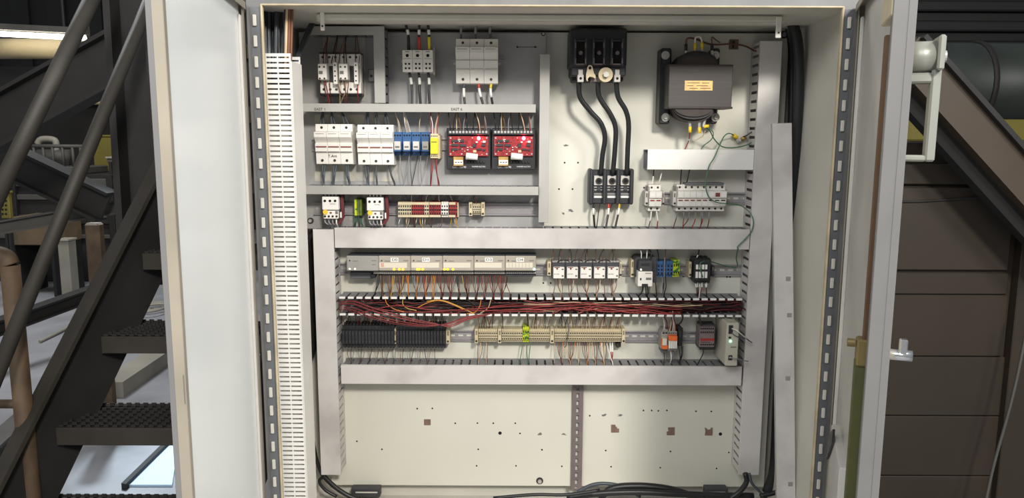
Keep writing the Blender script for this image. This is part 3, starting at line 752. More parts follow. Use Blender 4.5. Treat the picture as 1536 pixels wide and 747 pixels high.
# ---- disconnect: big black block upper right
db = thing('power_terminal_block', 'large black three-pole fuse base with metal lugs above three cables', 'terminal block')
Yf = -.12
part('body', 'black', db, 855.5, 42, 940.5, 100, Yf, 0, .004)
part('lower_step', 'black_soft', db, 857, 98, 939, 114, Yf+.012, 0, .003)
part('foot', 'black', db, 858, 112, 935, 122, Yf+.05, 0, .003)
for i, cx in enumerate((871, 898.5, 926)):
    w = part('well', 'hole_dark', db, cx-7, 62, cx+7, 95, Yf-.0006, Yf+.003)
    for s in (-1, 1): part('well_rib', 'charcoal', db, cx+s*8.2-1.6, 58, cx+s*8.2+1.6, 97, Yf-.014, Yf, .0008)
    part('contact_bar', 'strut_zinc', db, cx-9.5, 95.2, cx+9.5, 97.2, Yf-.006, Yf, .0006)
    part('contact_bar', 'charcoal', db, cx-9.5, 60, cx+9.5, 62, Yf-.006, Yf, .0006)
    for s in (-1, 1):
        for y0, y1 in ((64, 72), (87, 95)): part('contact_clip', 'strut_zinc', db, cx+s*7.4-.7, y0, cx+s*7.4+.7, y1, Yf-.0145, Yf-.002)
    p = U(cx, 79.5, Yf); screw((p.x, Yf-.0006, p.z), .0055, db, 'strut_zinc', 'screw', .003)
    if i != 1: 
        l = part('lug', 'device_shade', db, cx-4.6, 112, cx+4.6, 123, Yf+.002, Yf+.03, .001)
        p = U(cx, 117.6, Yf+.002); screw((p.x, Yf+.002, p.z), .0036, l, 'hole_dark', 'set_screw')
        part('lug_strap', 'steel', db, cx-3.6, 104, cx+3.6, 112.5, Yf+.006, Yf+.014, .001)
pts = [(885.5,97.5),(888,99),(891,110),(893.5,114),(893,118),(889,115.5),(884.5,115),(881.5,118),(882,122),(879.5,120),(879,112),(881.5,100),(883,98)]
q = [U(a, b, Yf-.004) for a, b in pts]
k = MB().prism([(v.x, v.z) for v in q], Yf-.006, Yf+.012).build('key_bracket', 'washer', db)
p = U(885, 102, Yf-.006); screw((p.x, Yf-.006, p.z), .0042, k, 'hole_dark', 'key_hole')
p = U(908.6, 112, Yf-.008); wz = MB().cyl((p.x, Yf+.02, p.z), (p.x, Yf-.008, p.z), .0195, 24).build('fibre_washer', 'washer', db)
MB().cyl((p.x, Yf-.008, p.z), (p.x, Yf-.02, p.z), .008, 6).build('washer_bolt', 'steel', wz)
part('middle_lug', 'strut_zinc', db, 886, 115, 902, 123, Yf+.012, Yf+.04, .002)
# ---- fuse block below it
fb = thing('fuse_block', 'black three-pole fuse block where the three thick cables end', 'fuse block')
Yf = -.06
part('body', 'black_soft', fb, 885, 255, 950.5, 306, Yf+.018, 0, .003)
for k in range(4): part('barrier', 'black_soft', fb, 884.2+k*20.3, 253.5, 889.5+k*20.3, 307, Yf, 0, .003)
for i in range(3):
    a = 891+i*20
    c = part('clamp_plate', 'device_shade', fb, a, 263.5, a+14.5, 278, Yf+.012, Yf+.018, .0008)
    p = U(a+7.2, 271.5, Yf+.012); MB().ring((p.x, Yf+.012, p.z), (p.x, Yf+.009, p.z), .0095, .0055, 18).build('socket_ring', 'screw_dark', c)
    screw((p.x, Yf+.012, p.z), .0055, c, 'hole_dark', 'hex_socket')
    for y0, y1, mm in ((280, 281.6, 'steel'), (284, 285.6, 'steel'), (290, 292, 'device_grey'), (293.5, 297, 'print_white')): part('contact_strip', mm, fb, a, y0, a+14.3, y1, Yf+.0155, Yf+.018)
    part('fuse_body', 'charcoal', fb, a+4.5, 279.5, a+10, 286.5, Yf+.013, Yf+.018, .001)
# ---- transformer
tf = thing('transformer', 'dark laminated control transformer with brass nameplate and brown coil', 'transformer')
Yf = -.125
part('core', 'core', tf, 1003, 96.5, 1098.5, 163, Yf, -.03, .0015)
for y0, y1 in ((96.5, 99), (160, 163)): part('core_rail', 'screw_dark', tf, 1003, y0, 1099, y1, Yf-.0015, -.03, .0008)
def ell(cx, cy, rx, ry, a0, a1, n, Y): return [(U(cx+rx*math.cos(t), cy+ry*math.sin(t), Y).x, U(cx+rx*math.cos(t), cy+ry*math.sin(t), Y).z) for t in [a0+(a1-a0)*k/n for k in range(n+1)]]
for k, (ry, mm, yf) in enumerate(((22, 'coil', Yf+.018), (18, 'black_soft', Yf+.008), (14, 'coil', Yf+.003))):
    MB().prism(ell(1046, 98, 32-k*1.5, ry, math.pi, 2*math.pi, 18, yf), yf, -.04).build('coil', mm, tf)
    MB().prism(ell(1041, 161, 32-k*1.5, ry, 0, math.pi, 18, yf), yf, -.04).build('coil', mm, tf)
for cx0, cx1, y0, y1, lab in ((990, 1006, 72, 186, ''), (1068, 1078, 72, 186, '')):
    f_ = part('mounting_foot', 'black', tf, cx0, y0, cx1, y1, -.06, 0, .004)
    for py in (83, 176):
        p = U((cx0+cx1)/2, py, -.06)
        w = MB().cyl((p.x, -.06, p.z), (p.x, -.063, p.z), .0115, 18).build('washer', 'steel', f_)
        MB().cyl((p.x, -.063, p.z), (p.x, -.071, p.z), .0062, 6).build('bolt_head', 'steel', f_)
npl = part('nameplate', 'nameplate', tf, 1027, 121, 1069, 135.7, Yf-.001, Yf+.001)
for k, (a, b, py) in enumerate(((1031, 1050, 124.2), (1053, 1064, 124.5), (1031, 1040, 128.5), (1045, 1062, 128.7), (1034, 1047, 132.6), (1050, 1066, 132.5))):
    part('printing', 'rod_brown', npl, a, py-.5, b, py+.5, Yf-.0013, Yf)
for px, py, mm in ((1029, 70, 'black'), (1042.5, 69, 'yellow_lug'), (1053, 67.5, 'yellow_lug'), (1068, 70, 'black')):
    p, q = U(px, py-4, Yf+.03), U(px, py+6, Yf+.03)
    MB().cyl(p, q, .0045, 10).build('lug_sleeve', mm, tf, True); MB().cyl(q, U(px, py+14, Yf+.03), .004, 8).build('terminal_post', 'steel', tf)
for px, py in ((1035, 195), (1049, 196), (1058, 190)):
    p, q = U(px, py-5, Yf+.03), U(px, py+4, Yf+.03)
    if px == 1058: p, q = U(px-3, py, Yf+.03), U(px+5, py-1, Yf+.03)
    MB().cyl(p, q, .0045, 10).build('lug_sleeve', 'yellow_lug', tf, True); MB().cyl(U(px, py-14, Yf+.03), p, .004, 8).build('terminal_post', 'steel', tf)
tm = thing('tie_mount', 'small square cable tie mount beside the transformer', 'tie mount')
part('pad', 'pad_brown', tm, 1094, 59, 1108, 74, -.004, 0, .001); part('strap', 'screw_dark', tm, 1099.5, 61, 1102.5, 72, -.009, -.004, .001)
gl = thing('ground_lug', 'pair of yellow ring lugs on a ground stud beside tall duct', 'lug')
p = U(1109, 210.5, -.02); MB().cyl((p.x, 0, p.z), (p.x, -.02, p.z), .004, 8).build('stud', 'steel', gl); MB().ring((p.x, -.012, p.z), (p.x, -.016, p.z), .007, .0035).build('ring', 'steel', gl)
a, b = U(1099, 202, -.015), U(1106, 207, -.015); MB().cyl(a, b, .0055, 10).build('lug_sleeve', 'yellow_lug', gl, True)
a, b = U(1112, 209, -.015), U(1119, 205.5, -.015); MB().cyl(a, b, .0055, 10).build('lug_sleeve', 'brass', gl, True)
# ---- slim fuse holders
def slim_row(x0, n, pitch, label, red, d=None, y0=278, y1=317.5, clampx=None, rclamp=None, Yd=.068, bar=None, skip=None):
    d = thing('slim_fuse_holder_row' if n > 2 else 'slim_fuse_holder', label, 'fuse holder')
    Yb, Yf = 0, -Yd
    for k in range(n):
        a = x0+k*pitch; X0, X1, Z0, Z1 = rect(a, y0, a+pitch-.2, y1, Yf); h = Z1-Z0; c = (X0+X1)/2
        prof = [(Yb-.008, Z1), (Yf+.022, Z1), (Yf+.022, Z1-h*.21), (Yf, Z1-h*.23), (Yf, Z1-h*.475), (Yf+.008, Z1-h*.50), (Yf+.004, Z1-h*.56), (Yf+.006, Z1-h*.80), (Yf+.022, Z1-h*.83), (Yf+.022, Z0), (Yb-.008, Z0)]
        p = MB().prism(prof, X0, X1, 'x').build('holder', 'device_white', d)
        screw((c, Yf+.022, Z1-h*.10), .0032, p); screw((c, Yf+.022, Z0+h*.09), .0032, p)
        MB().box(X0+.0025, X1-.0025, Yf+.003, Yf+.0075, Z1-h*.60, Z1-h*.555).build('indicator', red[k % len(red)], p)
        MB().box(X0+.002, X1-.002, Yf-.0004, Yf+.001, Z1-h*.44, Z1-h*.29).build('label', 'sleeve_white' if (n < 3 or k not in (6,)) else 'stripe_brown', p)
    if clampx: end_clamp(clampx, clampx+5, 287, 308.5, 0, .05, d, m='device_shade')
    if rclamp: end_clamp(rclamp, rclamp+3, 287, 309, 0, .045, d, m='device_shade')
    if clampx: part('end_plate', 'device_grey', d, clampx+4.5, 280, x0-.3, 312, -.048, -.004)
    if bar: part('bus_bar', 'base_grey', d, bar[0], 274, bar[1], 277.5, -.055, -.02, .001)
slim_row(974.5, 2, 9.3, 'pair of slim white fuse holders with red indicators', ['red_terminal'], clampx=967.5, rclamp=993.5)
slim_row(1017, 8, 9.15, 'row of eight slim white fuse holders crossed by a green wire', ['stripe_brown']*5+['screw_dark']*3, y0=277.5, clampx=1009.5, bar=(1028, 1086))
# ---- input/output modules
def io_module(x0, x1, label, tagtext, leds, kind):
    d = thing('io_module', label, 'module', 'row of input and output modules')
    Yf = -.09
    part('base_unit', 'base_grey', d, x0, 383, x1-.3, 407, Yf+.03, -.004, .001)
    part('module_body', 'slate_wire', d, x0, 384, x1-.4, 406, Yf+.007, -.03, .0012)
    f_ = part('module', 'io_grey' if kind else 'device_grey', d, x0, 384, x1-.4, 406.3, Yf, Yf+.007, .0015)
    p = U(x0+4.5, 391, Yf); screw((p.x, Yf, p.z), .0022, f_, 'ink', 'logo_mark', .0006)
    part('printing', 'ink_grey', f_, x0+9, 391.2, x0+17, 392.2, Yf-.0003, Yf+.001); part('printing', 'ink_grey', f_, x1-11, 390.5, x1-3.5, 391.6, Yf-.0003, Yf+.001)
    if kind:
        lb = part('paper_label', 'io_paper', f_, x0+1, 394, x1-5.5, 401.6, Yf-.0004, Yf+.001)
        if tagtext == 'D0': 
            for k in range(4): part('printing', 'sleeve_red', lb, x0+3, 395+k*1.5, x0+8, 395.6+k*1.5, Yf-.0007, Yf)
        if tagtext == 'D4':
            for k in range(1, 8): part('ruling', 'ink_grey', lb, x0+k*5.1, 394.3, x0+.3+k*5.1, 401.4, Yf-.0006, Yf)
        tb = part('terminal_base', 'device_grey' if tagtext != 'D4' else 'base_grey', d, x0-(8 if tagtext == 'D0' else 0), 407, x1-.4, 411, Yf+.02, -.004, .001)
        part('terminal_row', 'charcoal' if tagtext == 'D4' else 'coil', d, x0, 411, x1-.4, 414.5, Yf+.028, -.004, .001)
        for k in range(15): part('wire_clamp', 'device_shade', tb, x0+2+k*3, 408, x0+3.4+k*3, 410.3, Yf+.0195, Yf+.022)
    else:
        part('printing', 'ink_grey', f_, x1-10, 396.5, x1-4, 397.5, Yf-.0003, Yf+.001)
        for a in (4.8, 12.5): p = U(x0+a, 403.3, Yf); MB().ball((p.x, Yf, p.z), .0022).build('indicator_light', 'led_pale', f_, True)
        part('connector', 'base_grey', d, x0+5, 408, x1-8, 418, Yf+.045, -.004, .0015)
        part('plug', 'black', d, x1-12, 411, x1-5, 417, Yf+.03, Yf+.06, .0015)
    if tagtext and len(tagtext) == 2 and tagtext != 'D2':
        cx = {'D0': 24, 'D1': 23, 'D3': 22.5, 'D4': 22.5}[tagtext]
        t = part('tag', 'sleeve_white', f_, x0+cx-6, 386.6, x0+cx+5.5, 392.8, Yf-.0008, Yf+.001)
        p = U(x0+cx, 389.7, Yf); lettering(tagtext, .0105, (p.x, Yf-.001, p.z), 'ink', t, .0155)
    for a in leds: p = U(x0+a, 404, Yf); MB().ball((p.x, Yf, p.z), .0032).build('indicator_light', 'led_yellow' if tagtext != 'D4' else 'led_green', f_, True)
io_module(520, 568, 'grey adapter module without wires at the head of the modules', '', (), False)
io_module(568, 616, 'input module tagged D0 with three lit yellow lights', 'D0', (23, 31, 36.5), True)
io_module(616, 664, 'input module tagged D1 with three lit yellow lights', 'D1', (10, 13, 18), True)
io_module(664, 711, 'untagged input module with three bright yellow lights', 'D2', (2.5, 7.5, 15.5), True)
io_module(711, 758, 'input module tagged D3 with no light lit', 'D3', (), True)
io_module(758, 804.5, 'module tagged D4 with ruled label and no wires', 'D4', (43.5,), True)
# ---- five small relays
for k in range(5):
    a = 830+k*20.4
    d = thing('small_relay', ['small white-faced relay nearest the D4 module', 'second small white-faced relay from the D4 module', 'middle one of five small white-faced relays', 'fourth small white-faced relay from the D4 module', 'small white-faced relay nearest the charcoal power supply'][k], 'relay', 'five small relays in a row')
    Yf = -.062
    part('socket', 'charcoal', d, a-2.4, 394, a+17.8, 417.5, Yf+.010, -.004, .0015)
    t = part('terminal_shelf', 'device_grey', d, a-2, 391, a+17.6, 399.5, Yf+.018, -.004, .0012)
    for j in range(4): part('terminal_screw', 'steel', t, a-.5+j*4.7, 391.6, a+2.3+j*4.7, 396.5, Yf+.0165, Yf+.02, .0006)
    b = part('relay_cover', 'device_white', d, a, 400.8, a+16.6, 418, Yf, Yf+.012, .0015)
    part('flag', 'stripe_brown', b, a+1.5, 401, a+9.5, 402, Yf-.0004, Yf+.001); part('flag', 'stripe_brown', b, a+4.5, 402, a+7, 404.5, Yf-.0004, Yf+.001)
    part('window', 'ink_grey', b, a+12.5, 403, a+15.5, 405, Yf-.0004, Yf+.001); part('window', 'ink_grey', b, a+12.5, 412.7, a+15.3, 415.2, Yf-.0004, Yf+.001)
    p = U(a+5, 411.3, Yf); lettering('EATON', .0045, (p.x, Yf-.0002, p.z), 'ink', b)
end_clamp(821, 826.6, 392.5, 413.5, 0, .05, label='beige end clamp in front of the first small relay'); end_clamp(929.3, 932.6, 393, 416, 0, .05, label='beige end clamp after the fifth small relay')
# ---- power supply, blue and yellow terminals, black relay base
ps = thing('power_supply', 'charcoal rail power supply with white front label and green light', 'power supply')
Yf = -.095
q = [(952, 389), (956, 385.5), (983, 385.5), (985, 390), (985, 424), (980, 424), (980, 419), (956, 419), (952, 412)]
v = [U(a, b, Yf+.03) for a, b in q]; MB().prism([(p.x, p.z) for p in v], Yf+.03, -.004).build('housing', 'charcoal', ps)
part('front_hood', 'charcoal', ps, 958, 391, 979.5, 407.5, Yf+.004, Yf+.05, .003)
part('upper_socket', 'black', ps, 961.5, 395, 974.5, 399, Yf+.0035, Yf+.006)
lb = part('front_label', 'device_white', ps, 957, 407.5, 979, 429.8, Yf, Yf+.05, .0015)
part('lower_socket', 'black', lb, 963, 426, 972, 430.5, Yf-.003, Yf+.02, .001)
part('button', 'ink', lb, 960, 417, 962.2, 420.5, Yf-.0006, Yf+.001); part('printing', 'ink_grey', lb, 968, 409.5, 977, 410.6, Yf-.0004, Yf+.001); part('printing', 'ink_grey', lb, 969, 416.5, 977, 420, Yf-.0004, Yf+.001)
p = U(961.8, 404.8, Yf); MB().ball((p.x, Yf+.004, p.z), .0026).build('status_light', 'led_pale', ps, True)
end_clamp(946.3, 951, 390, 416, 0, .05, label='beige end clamp beside the charcoal power supply')
bt = thing('terminal_strip', 'blue neutral terminals beside the charcoal power supply', 'terminal strip')
terminals(bt, 985.6, 1009.5, 5, 392.5, 416, 0, .055, 'blue_terminal', 3)
yt = thing('terminal_strip', 'three green and yellow ground terminals beside blue terminals', 'terminal strip')
terminals(yt, 1009.7, 1019.6, 3, 390.5, 416, 0, .055, 'green_yellow', 2)
bb = thing('black_terminal_base', 'black terminal base with white number tags beside the tall duct', 'terminal block')
Yf = -.06
part('body', 'black', bb, 1041, 388.5, 1066.5, 422, Yf, -.004, .0025); part('side', 'black_soft', bb, 1037.5, 391, 1042, 420, Yf+.02, -.004, .002)
for k in range(4): 
    part('crown', 'black', bb, 1042+k*6.3, 386.6, 1046+k*6.3, 391, Yf+.006, -.01, .001); part('crown', 'black', bb, 1042+k*6.3, 420, 1046+k*6.3, 425, Yf+.006, -.01, .001)
    part('number_tag', 'sleeve_white', bb, 1044+k*4.6, 397, 1047.2+k*4.6, 404, Yf-.001, Yf+.002); part('number_tag', 'sleeve_white', bb, 1043.4+k*4.7, 407.6, 1046.9+k*4.7, 417, Yf-.001, Yf+.002)
end_clamp(1033.5, 1037.2, 393, 416, 0, .05, bb); end_clamp(1067, 1071.5, 399, 415, 0, .04, bb, m='charcoal')
# ---- black relay banks
for x0, x1, lb in ((512.5, 591, 'wide black terminal bank beside the left vertical duct'), (594.5, 668.5, 'wide black terminal bank beside the beige terminals')):
    d = thing('terminal_bank', lb, 'terminal bank', 'black terminal banks')
    Yf = -.06; n = 16; w = (x1-x0)/n
    sl = None; X0, X1, Z0, Z1 = rect(x0, 488, x1, 524.5, Yf); ww = (X1-X0)/n; h = Z1-Z0
    for k in range(n):
        if sl is None:
            o = MB().box(.0003, ww-.0003, Yf, -.004, Z0+h*.22, Z1-h*.22, .001).box(.0003, ww-.0003, Yf+.012, -.004, Z0+h*.06, Z1-h*.06).box(ww*.2, ww*.8, Yf+.02, -.004, Z0, Z1).build('terminal', 'black', d); sl = o.data
            h1 = MB().box(ww*.3, ww*.7, Yf-.0003, Yf+.001, Z0+h*.30, Z0+h*.36).box(ww*.3, ww*.7, Yf-.0003, Yf+.001, Z1-h*.36, Z1-h*.30).build('terminal_slot', 'charcoal', o); hm_ = h1.data
        else:
            o = bpy.data.objects.new('terminal', sl); COL.objects.link(o); o.parent = d
            h1 = bpy.data.objects.new('terminal_slot', hm_); COL.objects.link(h1); h1.parent = o
        o.location = (X0+k*ww, 0, 0)
end_clamp(590.5, 594.3, 493, 516, 0, .045, label='beige end clamp between the two black banks', m='beige'); end_clamp(669, 674.8, 494.5, 515.5, 0, .05, label='beige end clamp after the second black bank')
# ---- long beige terminal strip
lt = thing('terminal_strip', 'long beige terminal strip on the lower rail with green ground', 'terminal strip')
Y0, Y1, dp = 494.5, 513.5, .048
for x0, x1, n in ((717.5, 746.5, 10), (752.5, 783.8, 11), (793.8, 825, 11), (831.5, 932.6, 36)): terminals(lt, x0, x1, n, Y0, Y1, 0, dp, 'beige', 2, mid='beige_dark')
terminals(lt, 784.2, 793.4, 3, 491, 514, 0, dp+.003, 'green_yellow', 2)
for a, b in ((712, 717), (747, 752), (825.5, 831), (933, 937.8)): end_clamp(a, b, 493.5, 515, 0, .055, lt)
part('rail_stop', 'screw_dark', lt, 924.5, 515, 931.5, 521, -.03, -.004, .001)
# ---- orange relays
og = thing('orange_relay', 'grey relay socket with an orange lever and pale relay cube', 'relay')
Yf = -.065
part('socket', 'device_grey', og, 991.5, 498, 1002, 523.5, Yf+.012, -.004, .0015); part('terminal_head', 'device_grey', og, 993.5, 494, 1002, 502, Yf+.02, -.004, .001); part('terminal_foot', 'base_grey', og, 992, 523, 1001.5, 529, Yf+.02, -.004, .001)
part('relay_cube', 'io_paper', og, 994, 508, 1000.5, 518.5, Yf-.006, Yf+.012, .001); part('lever', 'orange', og, 993, 517.5, 1002, 524, Yf-.002, Yf+.012, .001); part('lever', 'orange', og, 992.5, 509, 994, 518, Yf-.002, Yf+.012)
for k in range(2): part('terminal_slot', 'hole_dark', og, 994+k*4, 498.5, 997+k*4, 500.5, Yf+.0115, Yf+.014)
ob = thing('orange_relay', 'block of four slim relays under an orange cap', 'relay')
part('socket', 'device_grey', ob, 1002.3, 497, 1015.5, 526.5, Yf+.012, -.004, .0015); part('cap', 'orange', ob, 1003.5, 504, 1016.4, 511.5, Yf-.008, Yf+.012, .0015)
for k in range(4):
    part('relay_cube', 'device_white', ob, 1003.4+k*3.2, 511, 1006.1+k*3.2, 523, Yf-.005, Yf+.012, .0008); p = U(1004+k*3.2, 499.5, Yf+.012); screw((p.x, Yf+.012, p.z), .0016, ob, 'hole_dark', 'terminal_hole')
bk = thing('rail_terminal', 'slim black rail terminal beside the orange capped relays', 'terminal block')
part('body', 'black', bk, 1017, 491.5, 1024, 519.5, -.05, -.004, .002); part('ridge', 'black_soft', bk, 1018.5, 496, 1022.5, 506, -.056, -.05, .001)
dt = thing('terminal_module', 'taupe terminal module with three rows of dark holes', 'terminal block')
Yf = -.075
part('back_shell', 'charcoal', dt, 1050, 487.5, 1074, 525, Yf+.02, -.004, .002); f_ = part('front', 'strut_zinc', dt, 1049.5, 490.5, 1072, 521, Yf, Yf+.05, .002)
for py in (493, 498.5, 517):
    for k in range(7): part('terminal_hole', 'hole_dark', f_, 1050.7+k*3, py-1.2, 1052.8+k*3, py+1.2, Yf-.0004, Yf+.001)
part('red_band', 'red_terminal', f_, 1050.5, 507.5, 1071.5, 511.5, Yf-.0005, Yf+.001); part('printing', 'red_terminal_dark', f_, 1051, 513, 1066, 513.8, Yf-.0005, Yf+.001)
sw_ = thing('network_switch', 'beige upright network switch with green light and two ports', 'network switch')
Yf = -.125
part('body', 'network_beige', sw_, 1089, 484.5, 1107.5, 549, Yf, 0, .002)
fp = part('front_plate', 'network_beige', sw_, 1090, 485.5, 1106.8, 543, Yf-.0008, Yf+.001)
p1_ = part('port', 'black', fp, 1093, 488, 1099.5, 501, Yf-.0014, Yf+.002); p2_ = part('port', 'black', fp, 1092.5, 533, 1098.5, 540.5, Yf-.0014, Yf+.002)
part('latch', 'steel', p2_, 1094, 535, 1097, 537.5, Yf-.002, Yf); part('sticker', 'ink', fp, 1093, 505, 1096.8, 508, Yf-.0014, Yf+.001); part('printing', 'ink_grey', fp, 1096, 520, 1104.5, 521.5, Yf-.0012, Yf+.001)
p = U(1095.6, 511.7, Yf); MB().ball((p.x, Yf-.001, p.z), .0034).build('status_light', 'led_green', fp, True)
# ------------------------------------------------------------------ wires
rw = random.Random(5)
def snap(key, x):
    X0, pitch = DUCT[key][:2]; return X0+round((x-X0)/pitch)*pitch
def into(key, px, py, Y, top=True, deep=.012, y=None):
    """a point just inside a horizontal duct, in the slot nearest to photo column px"""
    X0, pitch, Z0, Z1, yb, yf = DUCT[key]
    x = snap(key, U(px, py, Y).x) + rw.uniform(-.002, .002)
    yy = y if y is not None else yb+(yf-yb)*rw.uniform(.45, .8)
    return Vector((x, yy, (Z1-deep) if top else (Z0+deep)))
CN = {'black_wire': 'black', 'slate_wire': 'dark grey', 'grey_wire': 'grey', 'white_wire': 'white', 'tan_wire': 'tan', 'brown_wire': 'brown', 'dark_red_wire': 'dark red', 'red_wire': 'red', 'orange_wire': 'orange', 'yellow_wire': 'yellow', 'green_wire': 'green', 'coil': 'dark brown'}
FRINGE = {}
def drops(xs, y0, Ys, key, top, r, mats, label, group, bow=1.5, sl=(), name='wire', fringe=False):
    """wires from a device terminal row at photo row y0 into a duct (top or bottom side); {c} in the label is the wire's colour"""
    for i, x in enumerate(xs):
        xa, xb = (x if isinstance(x, tuple) else (x, x+rw.uniform(-3, 3)))
        a = U(xa, y0, Ys); e = into(key, xb, y0, Ys, top)
        m1 = a.lerp(e, .4) + Vector((0, rw.uniform(-.012, .0), 0)); m1.x = a.x*.7+e.x*.3+rw.uniform(-bow, bow)*.001
        P = [a, m1, a.lerp(e, .75)+Vector(((e.x-a.x)*.1, 0, 0)), e]
        mm = mats() if callable(mats) else mats[i % len(mats)]
        if fringe: FRINGE.setdefault(mm, MB()).tube(smooth_path(P, 4), r, 5)
        else: wire(P, r, mm, label.replace('{c}', CN[mm]), group, sl=sl, name=name, n=5)
S = 'sleeve_white'
# distribution block and topmost fuse holder
for x0, x1, s2 in ((607, 613, 'black_wire'), (627, 629, 'sleeve_red'), (640, 644, 'sleeve_yellow')):
    e = U(x1, 76, YS-.045); wire([(x0, 26, YS-.05), (x0+2, 38, YS-.055), (x1-.5, 52, YS-.05), e], .0038, 'black_wire', 'black cable with '+{'black_wire': 'only a white', 'sleeve_red': 'red and white', 'sleeve_yellow': 'yellow and white'}[s2]+' sleeve entering distribution block from above', 'supply cables', 'cable', 'cable', [(.5, .72, S), (.74, 1, s2)])
for i, (x0, x1, x2) in enumerate(((613.5, 618, 613), (627.5, 629.5, 628), (642, 643.5, 641))):
    wire([U(x0, 107, YS-.04), U((x0+x1)/2+1, 122, YS-.045), U(x1, 138, YS-.05), into('B', x2, 156, YS-.05, True)], .0038, 'black_wire', 'black cable leaving the distribution block into the duct below', 'supply cables', 'cable', 'cable', [(.25, .45, S)])
for i, x in enumerate((691.7, 713.5, 735)):
    wire([U(x+5, 29, YS-.045), U(x+1, 34, YS-.045), U(x, 44, YS-.043), U(x, 58, YS-.04)], .0034, 'slate_wire', 'dark cable entering the topmost fuse holder from above', 'fuse holder cables', 'cable', 'cable', [(.5, .85, 'grey_wire')])
for x0, x1, s2 in ((696.5, 694, 'slate_wire'), (718, 720, 'sleeve_red'), (737, 734, 'sleeve_yellow')):
    wire([U(x0, 124, YS-.042), U((x0+x1)/2+.5, 138, YS-.046), into('B', x1, 156, YS-.05)], .0034, 'black_wire', 'black cable with '+{'slate_wire': 'only a white', 'sleeve_red': 'a red', 'sleeve_yellow': 'a yellow'}[s2]+' sleeve under the topmost fuse holder', 'fuse holder cables', 'cable', 'cable', [(.0, .38, s2), (.4, .68, S)])
# contactors
drops([485, 489, 492, 497, 503, 508, 516, 520, 533, 539], 95, YS-.085, 'A', False, .0013, ['dark_red_wire', 'brown_wire', 'dark_red_wire', 'black_wire'], 'thin {c} wire above the twin contactors', 'contactor wires')
drops([(486, 493), (494, 494), (488, 488), (509, 512), (516, 513), (523, 517), (505, 513), (537, 535), (519, 512)], 122, YS-.085, 'B', True, .0013, ['dark_red_wire', 'dark_red_wire', 'red_wire', 'tan_wire', 'brown_wire'], 'thin {c} wire below the twin contactors', 'contactor wires')
# row of fuse holders
drops([(480.7, 480.7), (485.5, 484.5), (498, 497), (503, 500), (517, 508), (523, 516)], 188, YS-.04, 'B', False, .0028, ['slate_wire'], 'dark grey cable feeding the fuse holder with handwriting', 'striped fuse holder cables', name='cable')
drops([(548, 548.5), (552.5, 552.5), (564, 564.6), (568.6, 567), (580, 575), (584, 580)], 189, YS-.04, 'B', False, .0028, ['slate_wire'], 'dark grey cable feeding the unmarked striped fuse holder', 'striped fuse holder cables', name='cable')
drops([(484, 483), (488, 485), (501, 498), (505, 500), (519, 521), (522, 524)], 246, YS-.04, 'C', True, .0028, ['slate_wire'], 'dark grey cable leaving the fuse holder with handwriting', 'striped fuse holder cables', name='cable')
drops([(548.5, 549), (551.5, 551), (564.5, 572), (584, 587)], 247, YS-.04, 'C', True, .0028, ['slate_wire', 'black_wire'], '{c} cable leaving the unmarked striped fuse holder', 'striped fuse holder cables', name='cable')
drops([(600, 599), (602, 600), (611, 611), (613, 611), (616, 613), (630, 628)], 201, YS-.035, 'B', False, .0012, ['white_wire', 'tan_wire'], 'thin {c} wire above the blue relays', 'blue relay wires')
drops([(600, 600), (614, 612), (616, 614), (627, 621), (631, 627), (642, 638)], 233, YS-.035, 'C', True, .0012, ['grey_wire', 'grey_wire', 'slate_wire', 'black_wire'], 'thin {c} wire below the blue relays', 'blue relay wires')
drops([(647, 646), (649, 648), (651.5, 650), (654, 653), (656, 655), (652, 656)], 202, YS-.07, 'B', False, .0012, ['red_wire', 'white_wire', 'red_wire', 'tan_wire'], 'thin {c} wire above the yellow relay', 'yellow relay wires')
drops([(647.5, 649), (650, 650), (652.5, 652), (655, 652)], 236, YS-.07, 'C', True, .0014, ['dark_red_wire', 'red_wire'], 'thin {c} wire below the yellow relay', 'yellow relay wires')
for x0, w_ in ((670, 'beside the yellow relay'), (737.5, 'beside the vertical duct')):
    drops([(x0+6, x0+3), (x0+10, x0+14), (x0+15, x0+10), (x0+21, x0+21), (x0+25, x0+31), (x0+31, x0+27), (x0+40, x0+37), (x0+48, x0+45), (x0+50, x0+48), (x0+57, x0+59), (x0+60, x0+61)], 197, YS-.048, 'B', False, .0015, ['black_wire', 'black_wire', 'tan_wire', 'brown_wire', 'grey_wire', 'black_wire'], 'thin {c} wire above the red control board '+w_, 'control board wires')
# starters
for x0, dy, nm in ((483, 0, 'at the cabinet wall end'), (550, 1.2, 'next to the green terminals')):
    drops([x0+5, x0+10.3, x0+15.6, x0+21], 289+dy, YS-.06, 'C', False, .0026, ['grey_wire', 'slate_wire'], '{c} cable above the motor starter '+nm, 'starter cables', name='cable')
    for k in range(4):
        o = (k-1.5)*1.1
        wire([U(x0+30+o*.8, 286+dy, YS-.06), U(x0+30+o, 298+dy, YS-.062), U(x0+31+o, 313+dy, YS-.062), U(x0+31+o, 325+dy, YS-.06), U(x0+27+o, 333+dy, YS-.06), U(x0+21+k, 337, YS-.06)], .0016, 'dark_red_wire', 'dark red wire in the bundle beside the motor starter '+nm, 'starter wire bundles', n=5)
    for k in range(4):
        wire([U(x0+4.5+k*5.6, 328+dy, YS-.065), U(x0+4.8+k*5.6, 333+dy, YS-.068), U(x0+8+k*4.6, 336+dy, YS-.066), U(x0+13+k*3.4, 337.5, YS-.055), into('E', x0+14+k*3, 340, -.06)], .0022, 'grey_wire' if k < 3 else 'white_wire', ('grey' if k < 3 else 'white')+' cable under the overload relay '+nm, 'starter cables', 'cable', 'cable')
